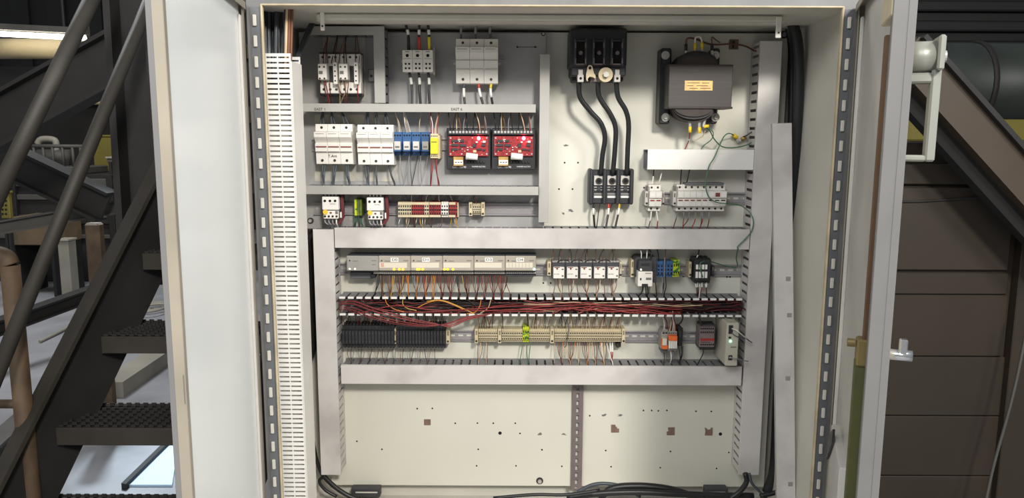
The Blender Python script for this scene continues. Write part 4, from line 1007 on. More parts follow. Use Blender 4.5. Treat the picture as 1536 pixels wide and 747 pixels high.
drops([(533, 532), (536, 535), (539, 541), (541, 543)], 323, YS-.03, 'E', True, .0018, ['green_wire'], 'thin green wire under the olive ground terminals', 'ground terminal wires')
drops([602+k*5.2 for k in range(16)], 304, YS-.035, 'C', False, .0009, ['grey_wire', 'slate_wire', 'dark_red_wire', 'white_wire'], '', '', fringe=True)
drops([601, (609, 610), (611, 610), (614, 611), (616, 612), (620, 622), (623, 623), (626, 624), (630, 634), (634, 635), (638, 636), (643, 647), (648, 648), (663, 660)], 325, YS-.04, 'E', True, .0011, ['white_wire', 'yellow_wire', 'white_wire', 'tan_wire', 'brown_wire', 'dark_red_wire', 'brown_wire'], 'thin {c} wire below the red and white terminal strip', 'red terminal strip wires')
drops([(677, 673), (681, 684), (684, 684.5)], 325, YS-.04, 'E', True, .0013, ['yellow_wire', 'tan_wire'], '{c} wire below the end of the red and white strip', 'red terminal strip wires')
drops([(711, 710.5), (715, 715)], 306, YS-.035, 'C', False, .0014, ['slate_wire', 'brown_wire'], 'thin {c} wire above the small terminal cluster', 'terminal cluster wires')
# three thick cables
def cpts(L, s=2.137, ox=810, oy=0, Y0=-.10, Y1=-.05): return [U(ox+a/s, oy+b/s, Y0+(Y1-Y0)*k/(len(L)-1)) for k, (a, b) in enumerate(L)]
for L, nm in (([(125,255),(128,310),(160,355),(195,395),(208,440),(200,500),(195,560)], 'thick black cable from the outermost lug of the fuse base'),
              ([(186,255),(190,310),(225,365),(242,410),(240,480),(233,560)], 'thick black cable from the middle lug beside the fibre washer'),
              ([(244,255),(250,310),(275,355),(284,400),(281,480),(278,560)], 'thick black cable from the fuse base lug beside the transformer')):
    wire(cpts(L), .0072, 'black_wire', nm, 'thick supply cables', 'power_cable', 'cable', n=10)
for x0, x1, s2 in ((891, 889, 'black_wire'), (912.5, 913, 'sleeve_red'), (929, 926, 'sleeve_yellow')):
    wire([U(x0, 305, -.035), U((x0*.6+x1*.4), 318, -.042), into('E', x1, 338, -.05)], .0030, 'black_wire', 'black wire with '+{'black_wire': 'only a white', 'sleeve_red': 'a red', 'sleeve_yellow': 'a yellow'}[s2]+' sleeve under the black fuse block', 'fuse block wires', sl=[(.05, .38, s2), (.4, .6, S)])
wire([U(901, 303, -.035), U(898, 316, -.038), U(896.5, 330, -.045), into('E', 899, 338, -.05)], .0014, 'black_wire', 'thin black wire under the black fuse block', 'fuse block wires')
wire([U(920, 302, -.03), U(914, 318, -.02), into('E', 908, 338, -.03)], .0014, 'brown_wire', 'thin brown wire behind the red-sleeved fuse block wire', 'fuse block wires')
# slim fuse holders
drops([(978, 979.5), (987, 990)], 279, -.04, 'J', False, .0016, ['black_wire', 'white_wire'], 'thin {c} wire into the pair of slim fuse holders', 'slim fuse holder wires', sl=[(.1, .4, S)])
drops([(1020.5, 1020.5), (1029, 1030.5)], 278, -.04, 'J', False, .0018, ['black_wire'], 'black wire into the row of eight fuse holders', 'slim fuse holder wires')
drops([(977, 975.5), (984.5, 986)], 316, -.04, 'E', True, .0016, ['black_wire', 'red_wire'], 'thin {c} wire under the pair of slim fuse holders', 'slim fuse holder wires', sl=[(.05, .4, S)])
drops([(1017, 1015), (1026, 1026), (1034, 1028), (1043.5, 1040), (1051.5, 1051), (1053.5, 1052), (1064, 1064.5)], 317, -.04, 'E', True, .0015, ['dark_red_wire', 'red_wire', 'brown_wire', 'red_wire'], 'thin {c} wire under the row of eight fuse holders', 'slim fuse holder wires', sl=[(.0, .28, 'grey_wire')])
# transformer wires
wire([U(1035, 198, -.09), U(1034, 206, -.08), U(1032, 214, -.06), into('J', 1027, 222, -.05)], .0016, 'red_wire', 'thin red wire hanging from the transformer', 'transformer wires', sl=[(.45, .6, S)])
wire([U(1058, 196, -.09), U(1054, 204, -.08), U(1044, 210, -.07)], .0015, 'tan_wire', 'short loose tan wire end hanging from the transformer', 'transformer wires')
wire([U(1042.5, 65, -.095), U(1043, 58, -.098), U(1046, 55, -.10), U(1051, 56, -.098), U(1053, 63.5, -.095)], .0024, 'white_wire', 'pale jumper loop between two yellow lugs of the transformer', 'transformer wires')
wire([U(1029, 66, -.095), U(1030, 59, -.095), U(1036, 57, -.09), U(1048, 60, -.06), U(1060, 65, -.03), U(1075, 67, -.015), U(1094, 66, -.012), U(1108, 67, -.012), U(1120, 70, -.02), U(1131, 76, -.04), U(1137, 77, -.045)], .0026, 'brown_wire', 'brown wire from the transformer top through the tie mount', 'transformer wires')
wire([U(1068, 66, -.095), U(1068, 56, -.095), U(1074, 60, -.07), U(1080, 64, -.03)], .0018, 'brown_wire', 'short brown wire above the transformer lug', 'transformer wires')
g4 = lambda L, Ys: [U(920+a/4.15, 190+b/4.15, y) for (a, b), y in zip(L, Ys)]
wire(g4([(575,5),(600,25),(630,80),(680,125),(760,130),(850,105),(885,60)], [-.09,-.08,-.05,-.04,-.04,-.04,-.04]), .0017, 'green_wire', 'green ground wire curving from the transformer to the tall duct', 'green ground wires')
wire(g4([(600,10),(622,40),(610,80),(560,120),(545,145)], [-.09,-.08,-.06,-.05,-.05]), .0015, 'green_wire', 'short green wire from the transformer into the white duct', 'green ground wires')
wire(g4([(755,55),(720,42),(690,60),(660,120),(630,190),(595,250),(575,350),(590,430),(640,470),(720,480),(790,490),(850,535),(872,590),(860,650),(820,700),(775,745)],
        [-.015,-.04,-.06,-.085,-.086,-.086,-.085,-.078,-.075,-.07,-.065,-.075,-.085,-.087,-.087,-.087]) +
     [U(790+a/4.389, 330+b/4.389, y) for (a, b), y in zip([(1390,190),(1380,250),(1388,300),(1370,318)], [-.084,-.05,-.03,-.02])], .0017, 'green_wire', 'long green ground wire wandering over the slim fuse holders', 'green ground wires')
wire([U(1054, 416, -.063), U(1051, 406, -.066), U(1050, 396, -.066), U(1056, 392, -.06), U(1068, 393, -.04), U(1085, 398, -.02), U(1102, 402, -.015)], .0017, 'green_wire', 'green wire looping over the black terminal base', 'green ground wires')
wire([U(1115, 205, -.02), U(1120, 203, -.03), U(1128, 198, -.04), U(1134, 197, -.04)], .002, 'slate_wire', 'dark wire from the brass ring lug into the tall duct', 'green ground wires')
# input module wires
def io_m(): return rw.choice(['dark_red_wire', 'brown_wire', 'orange_wire', 'dark_red_wire', 'black_wire', 'grey_wire', 'brown_wire', 'red_wire', 'yellow_wire'])
for x0, nm in ((568, 'the module tagged D0'), (616, 'the module tagged D1'), (664, 'the untagged module'), (711, 'the module tagged D3')):
    drops([(x0+3+k*2.6, x0+3+k*2.6+rw.uniform(-4, 4)) for k in range(17)], 413.5, -.064, 'H', True, .0011, io_m, 'thin {c} wire hanging from '+nm+' into the open duct', 'input module wires', bow=2)
drops([(570, 560), (568, 556), (572, 570)], 412, -.064, 'H', True, .0013, ['black_wire'], 'black wire from the terminal base edge into open duct', 'input module wires')
drops([(759, 757), (761, 758), (758, 760)], 414, -.06, 'H', True, .0011, ['brown_wire', 'black_wire'], 'thin {c} wire under the module tagged D4', 'input module wires')
# small relays
for k in range(5):
    a = 830+k*20.4
    drops([(a+1, a+4), (a+7, a+9), (a+12, a+12)], 393, -.04, 'E', False, .0011, ['brown_wire', 'black_wire', 'brown_wire'], '', '', fringe=True)
    drops([(a+2, a+6), (a+6, a+8), (a+10, a+7), (a+14, a+12)], 416, -.045, 'H', True, .0011, ['brown_wire', 'dark_red_wire', 'tan_wire', 'brown_wire'], 'thin {c} wire below the five small relays', 'small relay wires')
    if k < 4: wire([U(a+6, 393, -.045), U(a+12, 390, -.05), U(a+18, 389.5, -.05), U(a+24, 392, -.045)], .0014, 'coil', 'brown jumper looping between neighbouring small relays', 'small relay wires')
drops([(962, 962), (970, 970), (977, 976)], 388, -.07, 'E', False, .0016, ['white_wire', 'white_wire', 'black_wire'], 'thin {c} wire above the charcoal power supply', 'power supply wires')
drops([(964.5, 961), (968, 969), (971, 969)], 429, -.085, 'H', True, .002, ['black_wire'], 'black wire under the charcoal power supply', 'power supply wires')
drops([(988, 987), (998, 1000)], 394, -.045, 'E', False, .0016, ['black_wire', 'brown_wire'], '{c} wire above the blue terminals', 'blue terminal wires')
drops([(983, 983), (993.5, 993), (996, 995), (998, 996)], 414, -.045, 'H', True, .0018, ['black_wire', 'grey_wire', 'black_wire'], '{c} wire below the blue terminals', 'blue terminal wires')
wire([U(997, 386, -.06), U(997, 400, -.062), U(996.5, 412, -.062), U(996, 424, -.055)], .0015, 'grey_wire', 'pale grey wire crossing in front of the blue terminals', 'blue terminal wires')
drops([(1044, 1043)], 390, -.04, 'E', False, .0018, ['black_wire'], 'black wire above the black terminal base', 'black base wires', sl=[(.1, .3, S)])
drops([(1043, 1044), (1046, 1045), (1049.5, 1049), (1053, 1052), (1058, 1058), (1060, 1058)], 423, -.045, 'H', True, .0016, ['dark_red_wire', 'black_wire', 'white_wire', 'red_wire'], 'thin {c} wire under the black terminal base', 'black base wires', sl=[(0, .25, S)])
# between open duct and lower terminals
def lo_m(): return rw.choice(['tan_wire', 'brown_wire', 'black_wire', 'dark_red_wire', 'tan_wire', 'grey_wire', 'brown_wire'])
drops([720+k*2.6 for k in range(8)], 495.5, -.028, 'H', False, .0010, ['brown_wire', 'black_wire', 'dark_red_wire'], '', '', bow=1, fringe=True)
drops([(754, 754), (791, 792), (793, 793)], 495, -.028, 'H', False, .0012, ['black_wire', 'slate_wire'], '{c} wire above the middle beige terminals', 'beige terminal wires')
drops([796+k*2.75 for k in range(11)], 495.5, -.028, 'H', False, .0009, lo_m, '', '', bow=1, fringe=True)
drops([832.5+k*2.75 for k in range(36)], 495.5, -.028, 'H', False, .0009, lo_m, '', '', bow=1, fringe=True)
drops([(717, 716.5), (721, 720), (724, 723), (730, 731), (731.5, 734)], 513, -.03, 'I', True, .0010, ['brown_wire', 'tan_wire'], 'thin {c} wire below the short group of beige terminals', 'beige terminal wires')
drops([(784, 782), (789.5, 796), (796, 795)], 513, -.035, 'I', True, .0013, ['green_wire'], 'green wire below the green and yellow terminals', 'beige terminal wires')
drops([(832+k*3.1, 832+k*3.1+rw.uniform(-2, 5)) for k in range(26)], 513, -.03, 'I', True, .0010, ['tan_wire', 'brown_wire', 'dark_red_wire', 'black_wire', 'orange_wire', 'tan_wire'], 'thin {c} wire below the longest group of beige terminals', 'beige terminal wires')
drops([(902, 906), (910, 914)], 514, -.03, 'I', True, .0016, ['white_wire'], 'white wire below the end of the beige terminals', 'beige terminal wires')
drops([(915, 917), (918.5, 917)], 514, -.03, 'I', True, .0016, ['red_wire'], 'red wire below the end of the beige terminals', 'beige terminal wires', sl=[(0, .3, S)])
wire([U(852, 484, -.06), U(853, 495, -.062), U(851, 508, -.062), U(849, 518, -.055), U(847, 521, -.05)], .0013, 'slate_wire', 'loose dark wire end crossing the longest beige terminals', 'beige terminal wires')
drops([514+k*4.8 for k in range(32)], 489.5, -.035, 'H', False, .0012, lambda: rw.choice(['coil', 'dark_red_wire', 'brown_wire', 'brown_wire', 'black_wire']), '', '', fringe=True)
drops([(522+k*5.2, 522+k*5.2+rw.uniform(-1, 3)) for k in range(26)], 523, -.03, 'I', True, .0009, ['brown_wire', 'black_wire', 'grey_wire'], '', '', fringe=True)
# orange relays, terminal module, switch
drops([(996, 996), (1000, 998)], 496, -.04, 'H', False, .0018, ['white_wire', 'dark_red_wire'], 'thin {c} wire above the orange lever relay', 'orange relay wires')
drops([(1004, 1001), (1006, 1004), (1009, 1006), (1012, 1008), (1014, 1010)], 498, -.045, 'H', False, .0018, ['tan_wire', 'dark_red_wire', 'white_wire'], 'thin {c} wire above the orange capped relays', 'orange relay wires')
drops([(1006, 1007), (1010, 1009)], 526, -.04, 'I', True, .0024, ['white_wire', 'grey_wire'], '{c} wire below the orange capped relays', 'orange relay wires')
drops([(996, 995), (999, 998)], 528, -.035, 'I', True, .0014, ['black_wire', 'grey_wire'], 'thin {c} wire below the orange lever relay', 'orange relay wires')
drops([(1018, 1020), (1022, 1017), (1024, 1020)], 519, -.03, 'I', True, .0014, ['black_wire'], 'thin black wire below the slim black rail terminal', 'orange relay wires')
wire([U(1016, 488, -.045), U(1021, 484, -.05), U(1024, 477, -.06), U(1023, 470, -.06)], .0022, 'black_wire', 'black wire curling above the slim black rail terminal', 'orange relay wires')
drops([(1052.5, 1052)], 493, -.06, 'H', False, .0022, ['black_wire'], 'black wire above the taupe terminal module', 'terminal module wires')
wire([U(1053, 520, -.05), U(1055, 527, -.055), U(1053, 534, -.055), into('I', 1050, 540, -.05)], .0016, 'black_wire', 'black wire below the taupe terminal module', 'terminal module wires')
wire([U(1097, 499, -.127), U(1104, 504, -.135), U(1113, 507, -.13), U(1119, 508, -.11), U(1128, 514, -.095)], .0016, 'slate_wire', 'dark network cable from the upper port of the switch', 'network cables', 'network_cable', 'cable')
wire([U(1098, 493, -.127), U(1104, 495, -.138), U(1109, 499, -.14), U(1118, 506, -.12), U(1122, 509, -.10)], .0018, 'white_wire', 'pale network plug cable from the upper port of the switch', 'network cables', 'network_cable', 'cable')
wire([U(1096, 536.5, -.127), U(1104, 538, -.137), U(1112, 540, -.12), U(1122, 542, -.10)], .0018, 'grey_wire', 'grey network cable from the lower port of the switch', 'network cables', 'network_cable', 'cable')
# wires lying in the open duct
X0, pitch, Z0, Z1, yb, yf = DUCT['H']; X1 = U(1116, 460, DF).x
def tangle(n, m, name, label, r, y0, y1, zc, spread, xr=(0, 1), seed=1):
    q = random.Random(seed); M = MB()
    for i in range(n):
        a = X0+(X1-X0)*q.uniform(xr[0], xr[1]-.25); L = (X1-X0)*q.uniform(.2, .7); b = min(a+L, X0+(X1-X0)*xr[1])
        y = q.uniform(y0, y1); P = []; k = 7
        zo = q.uniform(-spread, spread)
        for j in range(k+1):
            t = j/k
            P.append(Vector((a+(b-a)*t, y+q.uniform(-.006, .006), min(max(zc(t*(b-a)+a)+zo+q.uniform(-.005, .005), Z0+.003), Z1-.003))))
        if q.random() < .5: P[0].z = Z1-.004 if q.random() < .6 else Z0+.004
        M.tube(smooth_path(P, 4), r*q.uniform(.8, 1.2), 5)
    o = M.build(name, m, None, True); tag(o, label, 'wires', kind='stuff'); return o
zm = (Z0+Z1)/2
tangle(40, 'dark_red_wire', 'wire_tangle', 'tangled dark red wires lying deep in the open duct', .0014, -.022, -.055, lambda x: zm-.004, .014, seed=3)
tangle(20, 'red_wire', 'wire_tangle', 'bright red wires running along the front of open duct', .0014, -.05, -.076, lambda x: zm-.006+.007*math.sin(x*9), .012, (0, .85), seed=4)
tangle(80, 'black_wire', 'wire_tangle', 'tangled black wires lying in the open duct', .0015, -.012, -.06, lambda x: zm+.002, .018, seed=5)
tangle(55, 'coil', 'wire_tangle', 'tangled dark brown wires lying in the open duct', .0013, -.03, -.07, lambda x: zm, .015, seed=6)
tangle(5, 'tan_wire', 'wire_tangle', 'pale tan wires lying in the open duct', .0013, -.05, -.074, lambda x: zm, .012, (.3, .9), seed=7)
tangle(16, 'dark_red_wire', 'wire_tangle', 'dense dark red wires at the tall duct end of open duct', .0016, -.045, -.07, lambda x: zm, .016, (.68, 1), seed=8)
for k, (xs, m_) in enumerate((([(577, 443), (580, 455), (590, 463), (606, 468)], 'orange_wire'), ([(606, 443), (604, 455), (610, 462), (625, 466)], 'yellow_wire'), ([(640, 452), (660, 450), (680, 456), (712, 471)], 'yellow_wire'),
        ([(625, 462), (645, 453), (665, 452), (700, 466)], 'orange_wire'), ([(722, 444), (720, 458), (713, 468), (700, 471)], 'orange_wire'), ([(737, 446), (732, 462), (720, 470)], 'tan_wire'))):
    wire([U(a, b, -.074) for a, b in xs], .0013, m_, CN[m_]+' wire arching through the open duct', 'arching wires in the open duct')
for k in range(7):
    o = k*2.6-11+rw.uniform(-2, 2)
    wire([U(508, 452+k*2, -.06), U(530, 462+o, -.078), U(556, 471+o, -.086), U(590, 480+o*.9, -.086), U(625, 486+o*.6, -.084), U(650, 487.5+o*.3, -.082), U(675, 486-o*.4, -.084), U(700, 477-o*.3, -.084), U(725+k*3, 471-o*.3, -.078)], .0011, 'red_wire' if k % 3 else 'dark_red_wire', ('red' if k % 3 else 'dark red')+' wire sagging over the black banks below open duct', 'sagging red wires')
# cables at the cabinet edges
for x0, m_, k in ((429, 'tan_wire', 0), (433, 'brown_wire', 1), (426, 'black_wire', 2), (437, 'brown_wire', 3)):
    wire([U(x0+2, 6, -.34), U(x0+1, 40, -.335), U(x0, 75, -.335), U(x0-1, 110, -.335)], .0042 if k < 2 else .003, m_, ['tan cable hanging behind the finely slotted duct', 'brown cable hanging behind the finely slotted duct', 'black cable hanging behind the finely slotted duct', 'second thin brown cable behind the finely slotted duct'][k], 'cables above the side duct', 'cable', 'cable')
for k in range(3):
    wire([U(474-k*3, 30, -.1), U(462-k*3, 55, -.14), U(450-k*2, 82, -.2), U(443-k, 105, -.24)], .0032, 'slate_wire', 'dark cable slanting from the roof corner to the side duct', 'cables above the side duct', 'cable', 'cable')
wire([U(1176, 30, -.09), U(1188, 36, -.10), U(1196, 62, -.11), U(1198, 110, -.11), U(1196, 180, -.10), U(1191, 260, -.085), U(1180, 360, -.06), U(1172, 470, -.04), U(1166, 600, -.03), U(1161, 700, -.03), U(1150, 738, -.03)], .0145, 'black_wire', 'thick black hose running down the corner beside loose cover', 'corner hoses', 'hose', 'hose', n=10)
wire([U(1180, 32, -.045), U(1186, 60, -.045), U(1188, 110, -.045), U(1186, 200, -.04), U(1183, 300, -.035)], .010, 'black_wire', 'thinner black hose behind the thick corner hose', 'corner hoses', 'hose', 'hose', n=8)
for k in range(7):  # extra cables, added to make the upper cabinet corner dark
    wire([U(398+k*5.5, 4, -.30), U(398+k*5.4+rw.uniform(-2, 2), 45, -.31+.012*(k % 3)), U(399+k*5, 84, -.315), U(400+k*5, 130, -.325)], .0055, 'slate_wire' if k % 2 else 'black_wire', ('dark grey' if k % 2 else 'black')+' cable added to darken the corner above the finely slotted duct', 'cables above the side duct', 'cable', 'cable', n=8)
for k, (L, r, m_) in enumerate((([(866, 738), (890, 727), (915, 726), (940, 732), (960, 745)], .006, 'slate_wire'), ([(900, 747), (920, 732), (960, 729), (1000, 733), (1030, 741), (1050, 750)], .011, 'black_wire'),
        ([(850, 747), (900, 740), (960, 738), (1020, 741), (1080, 743), (1130, 744)], .010, 'black_wire'), ([(1118, 710), (1120, 722), (1110, 737), (1095, 748)], .008, 'black_wire'),
        ([(1124, 710), (1128, 725), (1140, 738), (1150, 748)], .004, 'slate_wire'), ([(1200, 700), (1185, 725), (1165, 738), (1140, 744)], .007, 'black_wire'), ([(740, 747), (800, 742), (850, 742), (900, 735)], .005, 'black_wire'))):
    wire([U(a, b, -.06-.02*k) for a, b in L], r, m_, ['slate cable arching beside the strut foot', 'thick black cable bundle lying beside the strut foot', 'thick black cable along the cabinet floor', 'black cable dropping out of the tall duct end', 'thin slate cable dropping out of the tall duct end', 'black cable curving in from the side wall', 'black cable lying under the middle of the panel'][k], 'cables on the cabinet floor', 'floor_cable', 'cable', n=8)
for k, (L, r) in enumerate((([(465, 590), (468, 650), (478, 700), (495, 725), (522, 744), (545, 752)], .006), ([(484, 712), (500, 728), (520, 742), (540, 750)], .007), ([(463, 520), (461, 560), (463, 620)], .004), ([(486, 714), (479, 722), (488, 735), (505, 745)], .005))):
    wire([U(a, b, -.05) for a, b in L], r, 'black_wire', ['black cable bending round the foot of the left vertical duct', 'black cable coming out of the left vertical duct', 'thin black cable behind the finely slotted side duct', 'short black cable under the left vertical duct'][k], 'cables by the left vertical duct', 'floor_cable', 'cable', n=8)
# brackets on the cabinet floor
for i, (x0, x1) in enumerate(((527, 570), (1058, 1092))):
    d = thing('floor_bracket', ['dark folded bracket on the cabinet floor near the left duct', 'dark folded bracket behind the floor cables'][i], 'bracket')
    part('plate', 'charcoal', d, x0, 733, x1, 746, -.03, .0, .002); part('bright_edge', 'device_shade', d, x0+6, 738, x1-4, 740, -.033, -.03, .001)

# thin wires too small and many to pick apart, joined into one object
fm = bpy.data.meshes.new('wire_fringe'); allb = bmesh.new()
for i, (mn, M_) in enumerate(sorted(FRINGE.items())):
    fm.materials.append(MATS[mn])
    mp_ = {v: allb.verts.new(v.co) for v in M_.bm.verts}
    for f in M_.bm.faces:
        g_ = allb.faces.new([mp_[v] for v in f.verts]); g_.material_index = i; g_.smooth = True
    M_.bm.free()
bmesh.ops.recalc_face_normals(allb, faces=allb.faces); allb.to_mesh(fm); allb.free()
fo = bpy.data.objects.new('wire_fringe', fm); COL.objects.link(fo); tag(fo, 'fringe of hair-thin wires at the terminal strips, small relays and black banks', 'wires', kind='stuff')
# ------------------------------------------------------------------ stairs to the left of the cabinet
def along(p, px, py, slope):
    """the point on the photo ray (px,py) that lies, seen from p, at a given rise per run in Y"""
    d = ray(px, py); lo, hi = .2, 12.0
    f = lambda t: (CAM.z+d.z*t-p.z) - slope*(CAM.y+d.y*t-p.y)
    for _ in range(60):
        t = (lo+hi)/2
        if f(lo)*f(t) <= 0: hi = t
        else: lo = t
    return CAM+d*t
SL = 1.62
stairs = thing('steel_stairs', 'steep dark steel stairs with serrated grating treads beside the cabinet', 'stairs')
B = U(83, 642, -.235); TREADX = -.70
dirn = (along(B, 151, 505, SL)-B); step = dirn
def plank(m, a, b, w, t, up=Vector((0, 0, 1))):
    a, b = Vector(a), Vector(b); d = (b-a).normalized(); s = d.cross(up).normalized(); n = s.cross(d)
    V = [m.bm.verts.new(e+s*(i*t/2)+n*(j*w/2)) for e in (a, b) for i in (-1, 1) for j in (-1, 1)]
    for f in ((0, 1, 3, 2), (4, 6, 7, 5), (0, 4, 5, 1), (2, 3, 7, 6), (0, 2, 6, 4), (1, 5, 7, 3)): m.bm.faces.new([V[i] for i in f])
    return m
lo_t = -(B.z-.02)/step.z
p0, p1 = B+step*lo_t, B+step*6.5
m = MB(); plank(m, p0+Vector((-.01, .03, 0)), p1+Vector((-.01, .03, 0)), .20, .012); 
m.build('stringer', 'stair_dark', stairs)
m = MB(); off = step.cross(Vector((1, 0, 0))).normalized(); off = off if off.z > 0 else -off
for s in (-1, 1): plank(m, p0+off*(.10*s)+Vector((-.03, .03, 0)), p1+off*(.10*s)+Vector((-.03, .03, 0)), .012, .055)
m.build('stringer_flange', 'stair_steel', stairs)
m = MB(); plank(m, p0+Vector((TREADX-B.x, .03, 0)), p1+Vector((TREADX-B.x, .03, 0)), .20, .012); m.build('stringer', 'stair_dark', stairs)
for k in range(-3, 6):
    q = B+step*k
    if q.z < .05: continue
    x0, x1 = q.x, q.x+(TREADX-B.x)-.01
    t = MB().box(x0, x1, q.y, q.y+.006, q.z-.05, q.z, .001).build('tread', 'stair_steel', stairs)
    MB().box(x0, x1, q.y+.19, q.y+.196, q.z-.05, q.z).build('back_bar', 'stair_steel', t)
    g = MB()
    for j in range(9):
        y = q.y+.008+j*.022; n = int((x1-x0)/.025)
        g.box(x0, x1, y, y+.003, q.z-.03, q.z-.004)
        for i in range(n): 
            xx = x0+.004+i*.025; g.box(xx, xx+.013, y, y+.004, q.z-.006, q.z+.006)
    g.build('grating', 'stair_dark', t)
def rail_tube(a, b, r, m, name, label, cat, group=None):
    o = MB().cyl(a, b, r, 14).build(name, m, None, True); return tag(o, label, cat, group)
a = U(-20, 598, -.45); b = along(a, 205, 48, SL); b = a+(b-a)*1.3; rail_tube(a, b, .019, 'tube_steel', 'handrail', 'lower sloping handrail tube of the steel stairs', 'handrail', 'stair handrails')
a = U(-25, 336, -.50); b = along(a, 137, 0, SL); b = a+(b-a)*1.25; rail_tube(a, b, .020, 'tube_steel', 'handrail', 'upper sloping handrail tube of the steel stairs', 'handrail', 'stair handrails')
# rusty post with an elbow
po = thing('rusty_post', 'rusty brown pipe post with a curved top and side stub', 'post')
q1, q0 = U(15, 398, -.28), U(46, 760, -.28); q0 = Vector((q1.x, q1.y, 0))
MB().cyl(q0, q1, .0235, 16).build('pipe', 'rust', po, True)
MB().tube(smooth_path([q1, q1+Vector((-.01, 0, .02)), q1+Vector((-.05, 0, .03)), q1+Vector((-.12, 0, .03))], 5), .0235, 14).build('elbow', 'rust', po, True)
s = U(40, 606, -.28); MB().cyl((q1.x, q1.y, s.z), (q1.x-.25, q1.y, s.z), .012, 12).build('side_stub', 'rust', po, True)
# brown upright behind the stairs
o = tag(MB().box(U(130, 400, 1.6).x, U(152, 400, 1.6).x, 1.6, 1.66, 0, U(140, 335, 1.6).z, .01).build('hook_post', 'rust'), 'short rusty upright behind the sloping handrail', 'post')
# beams above and behind
def beam(x0, y0, x1, y1, Ya, Yb, w, t, m, name, label, flange=True):
    a, b = U(x0, y0, Ya), U(x1, y1, Yb); d = thing(name, label, 'beam'); M = MB(); plank(M, a, b, w, t*.2); M.build('web', m, d)
    ax = (b-a).normalized(); s = ax.cross(Vector((0, 0, 1))).normalized(); n = s.cross(ax)
    if flange:
        for sg in (-1, 1): M = MB(); plank(M, a+n*(sg*w/2), b+n*(sg*w/2), t*.14, t); M.build('flange', m, d)
    return d
beam(-30, 200, 215, 65, 1.2, 1.2, .20, .12, 'stair_dark', 'sloping_beam', 'dark sloping steel beam crossing behind the stair handrails')
beam(-40, 215, 160, 310, 2.0, 2.0, .16, .12, 'stair_dark', 'sloping_beam', 'dark steel beam falling behind the lower handrail')
beam(205, -40, 230, 420, .35, .35, .13, .16, 'stair_dark', 'steel_column', 'dark upright steel column next to the white door')
beam(-20, 345, 190, 308, 2.2, 2.2, .07, .08, 'machine_mid', 'conveyor_rail', 'grey low conveyor rail behind the stairs')
beam(-30, 500, 160, 432, 2.6, 3.6, .09, .10, 'stair_dark', 'floor_beam', 'dark beam lying across the pale floor')
beam(-30, 700, 90, 590, .8, 1.8, .10, .10, 'machine_mid', 'floor_beam', 'grey beam lying low behind the rusty post')
# fluorescent lamp and lit duct
lp = thing('fluorescent_lamp', 'lit fluorescent tube lamp hanging above the pale round duct', 'lamp')
a, b = U(-35, 49, 6.0), U(128, 57, 6.0)
MB().cyl(a, b, .028, 10).build('tube', 'tube_lamp', lp, True)
m = MB(); plank(m, a+Vector((0, .02, .07)), b+Vector((0, .02, .07)), .06, .16); m.build('housing', 'machine_mid', lp)
for t in (.2, .8): c = a.lerp(b, t); MB().cyl(c+Vector((0, .02, .09)), c+Vector((0, .02, 1.6)), .012, 6).build('hanger', 'machine_dark', lp)
rd = thing('round_duct', 'pale beige round duct under the fluorescent lamp', 'duct')
a, b = U(-50, 73, 6.4), U(168, 73, 6.4); MB().cyl(a, b, .11, 24).build('pipe', 'hopper', rd, True)
c = U(118, 73, 6.4); MB().ring(c-Vector((.02, 0, 0)), c+Vector((.02, 0, 0)), .14, .109, 24).build('collar', 'machine_pale', rd, True)
for t in (.15, .85): c = a.lerp(b, t); MB().cyl(c+Vector((0, 0, .10)), c+Vector((0, 0, 1.4)), .012, 6).build('hanger', 'machine_dark', rd)
# long dark machine with things standing on it
BZ = U(110, 262, 6.0).z
cb = thing('conveyor_bed', 'long dark conveyor bed standing on the far edge of pale floor', 'conveyor')
bx0, bx1 = U(-60, 300, 6.0).x, U(262, 300, 6.0).x
MB().box(bx0, bx1, 6.0, 7.0, 0, BZ).build('body', 'machine_dark', cb)
for y0, y1, m_ in ((268, 280, 'machine_mid'), (292, 300, 'machine_mid'), (322, 336, 'machine_dark'), (352, 358, 'machine_mid')):
    r = rect(-40, y0, 240, y1, 5.96); MB().box(r[0], r[1], 5.96, 6.0, r[2], r[3], .006).build('side_rail', m_, cb)
for px in (20, 90, 165): r = rect(px, 262, px+9, 425, 5.95); MB().box(r[0], r[1], 5.93, 6.0, 0, r[3], .006).build('stanchion', 'stair_dark', cb)
mc = thing('machine_housing', 'pale panelled machine housing above a ledge behind the stairs', 'machine')
YM = 7.3
r = rect(-20, 100, 232, 170, YM+.06); MB().box(r[0], r[1], YM+.06, YM+1.2, 0, r[3]).build('body', 'machine_dark', mc)
for x0, y0, x1, y1 in ((20, 122, 68, 140), (20, 142, 68, 158), (150, 128, 196, 147), (199, 120, 216, 146)):
    r = rect(x0, y0, x1, y1, YM); MB().box(r[0], r[1], YM, YM+.06, r[2], r[3], .012).build('panel', 'machine_pale', mc)
r = rect(110, 148, 232, 157, YM-.1); MB().box(r[0], r[1], YM-.2, YM+.06, r[2], r[3], .012).build('ledge', 'hopper', mc)
r = rect(203, 126, 208, 143, YM-.02); MB().box(r[0], r[1], YM-.04, YM, r[2], r[3], .006).build('handle', 'stair_dark', mc)
gd = thing('guard_rail', 'low dusty guard railing round a machine on the conveyor bed', 'railing')
zd = U(70, 250, 6.1).z
MB().box(U(30, 250, 6.1).x, U(126, 250, 6.1).x, 6.1, 6.6, BZ, zd, .01).build('deck', 'machine_mid', gd)
for px in (36, 52, 66, 80, 95, 110, 122):
    c = U(px, 240, 6.14); MB().cyl((c.x, 6.14, zd), (c.x, 6.14, U(px, 219, 6.14).z), .016, 8).build('baluster', 'machine_mid', gd, True)
a, b = U(33, 219, 6.14), U(124, 220, 6.14); b.z = a.z; MB().cyl(a, b, .020, 8).build('top_rail', 'machine_mid', gd, True)
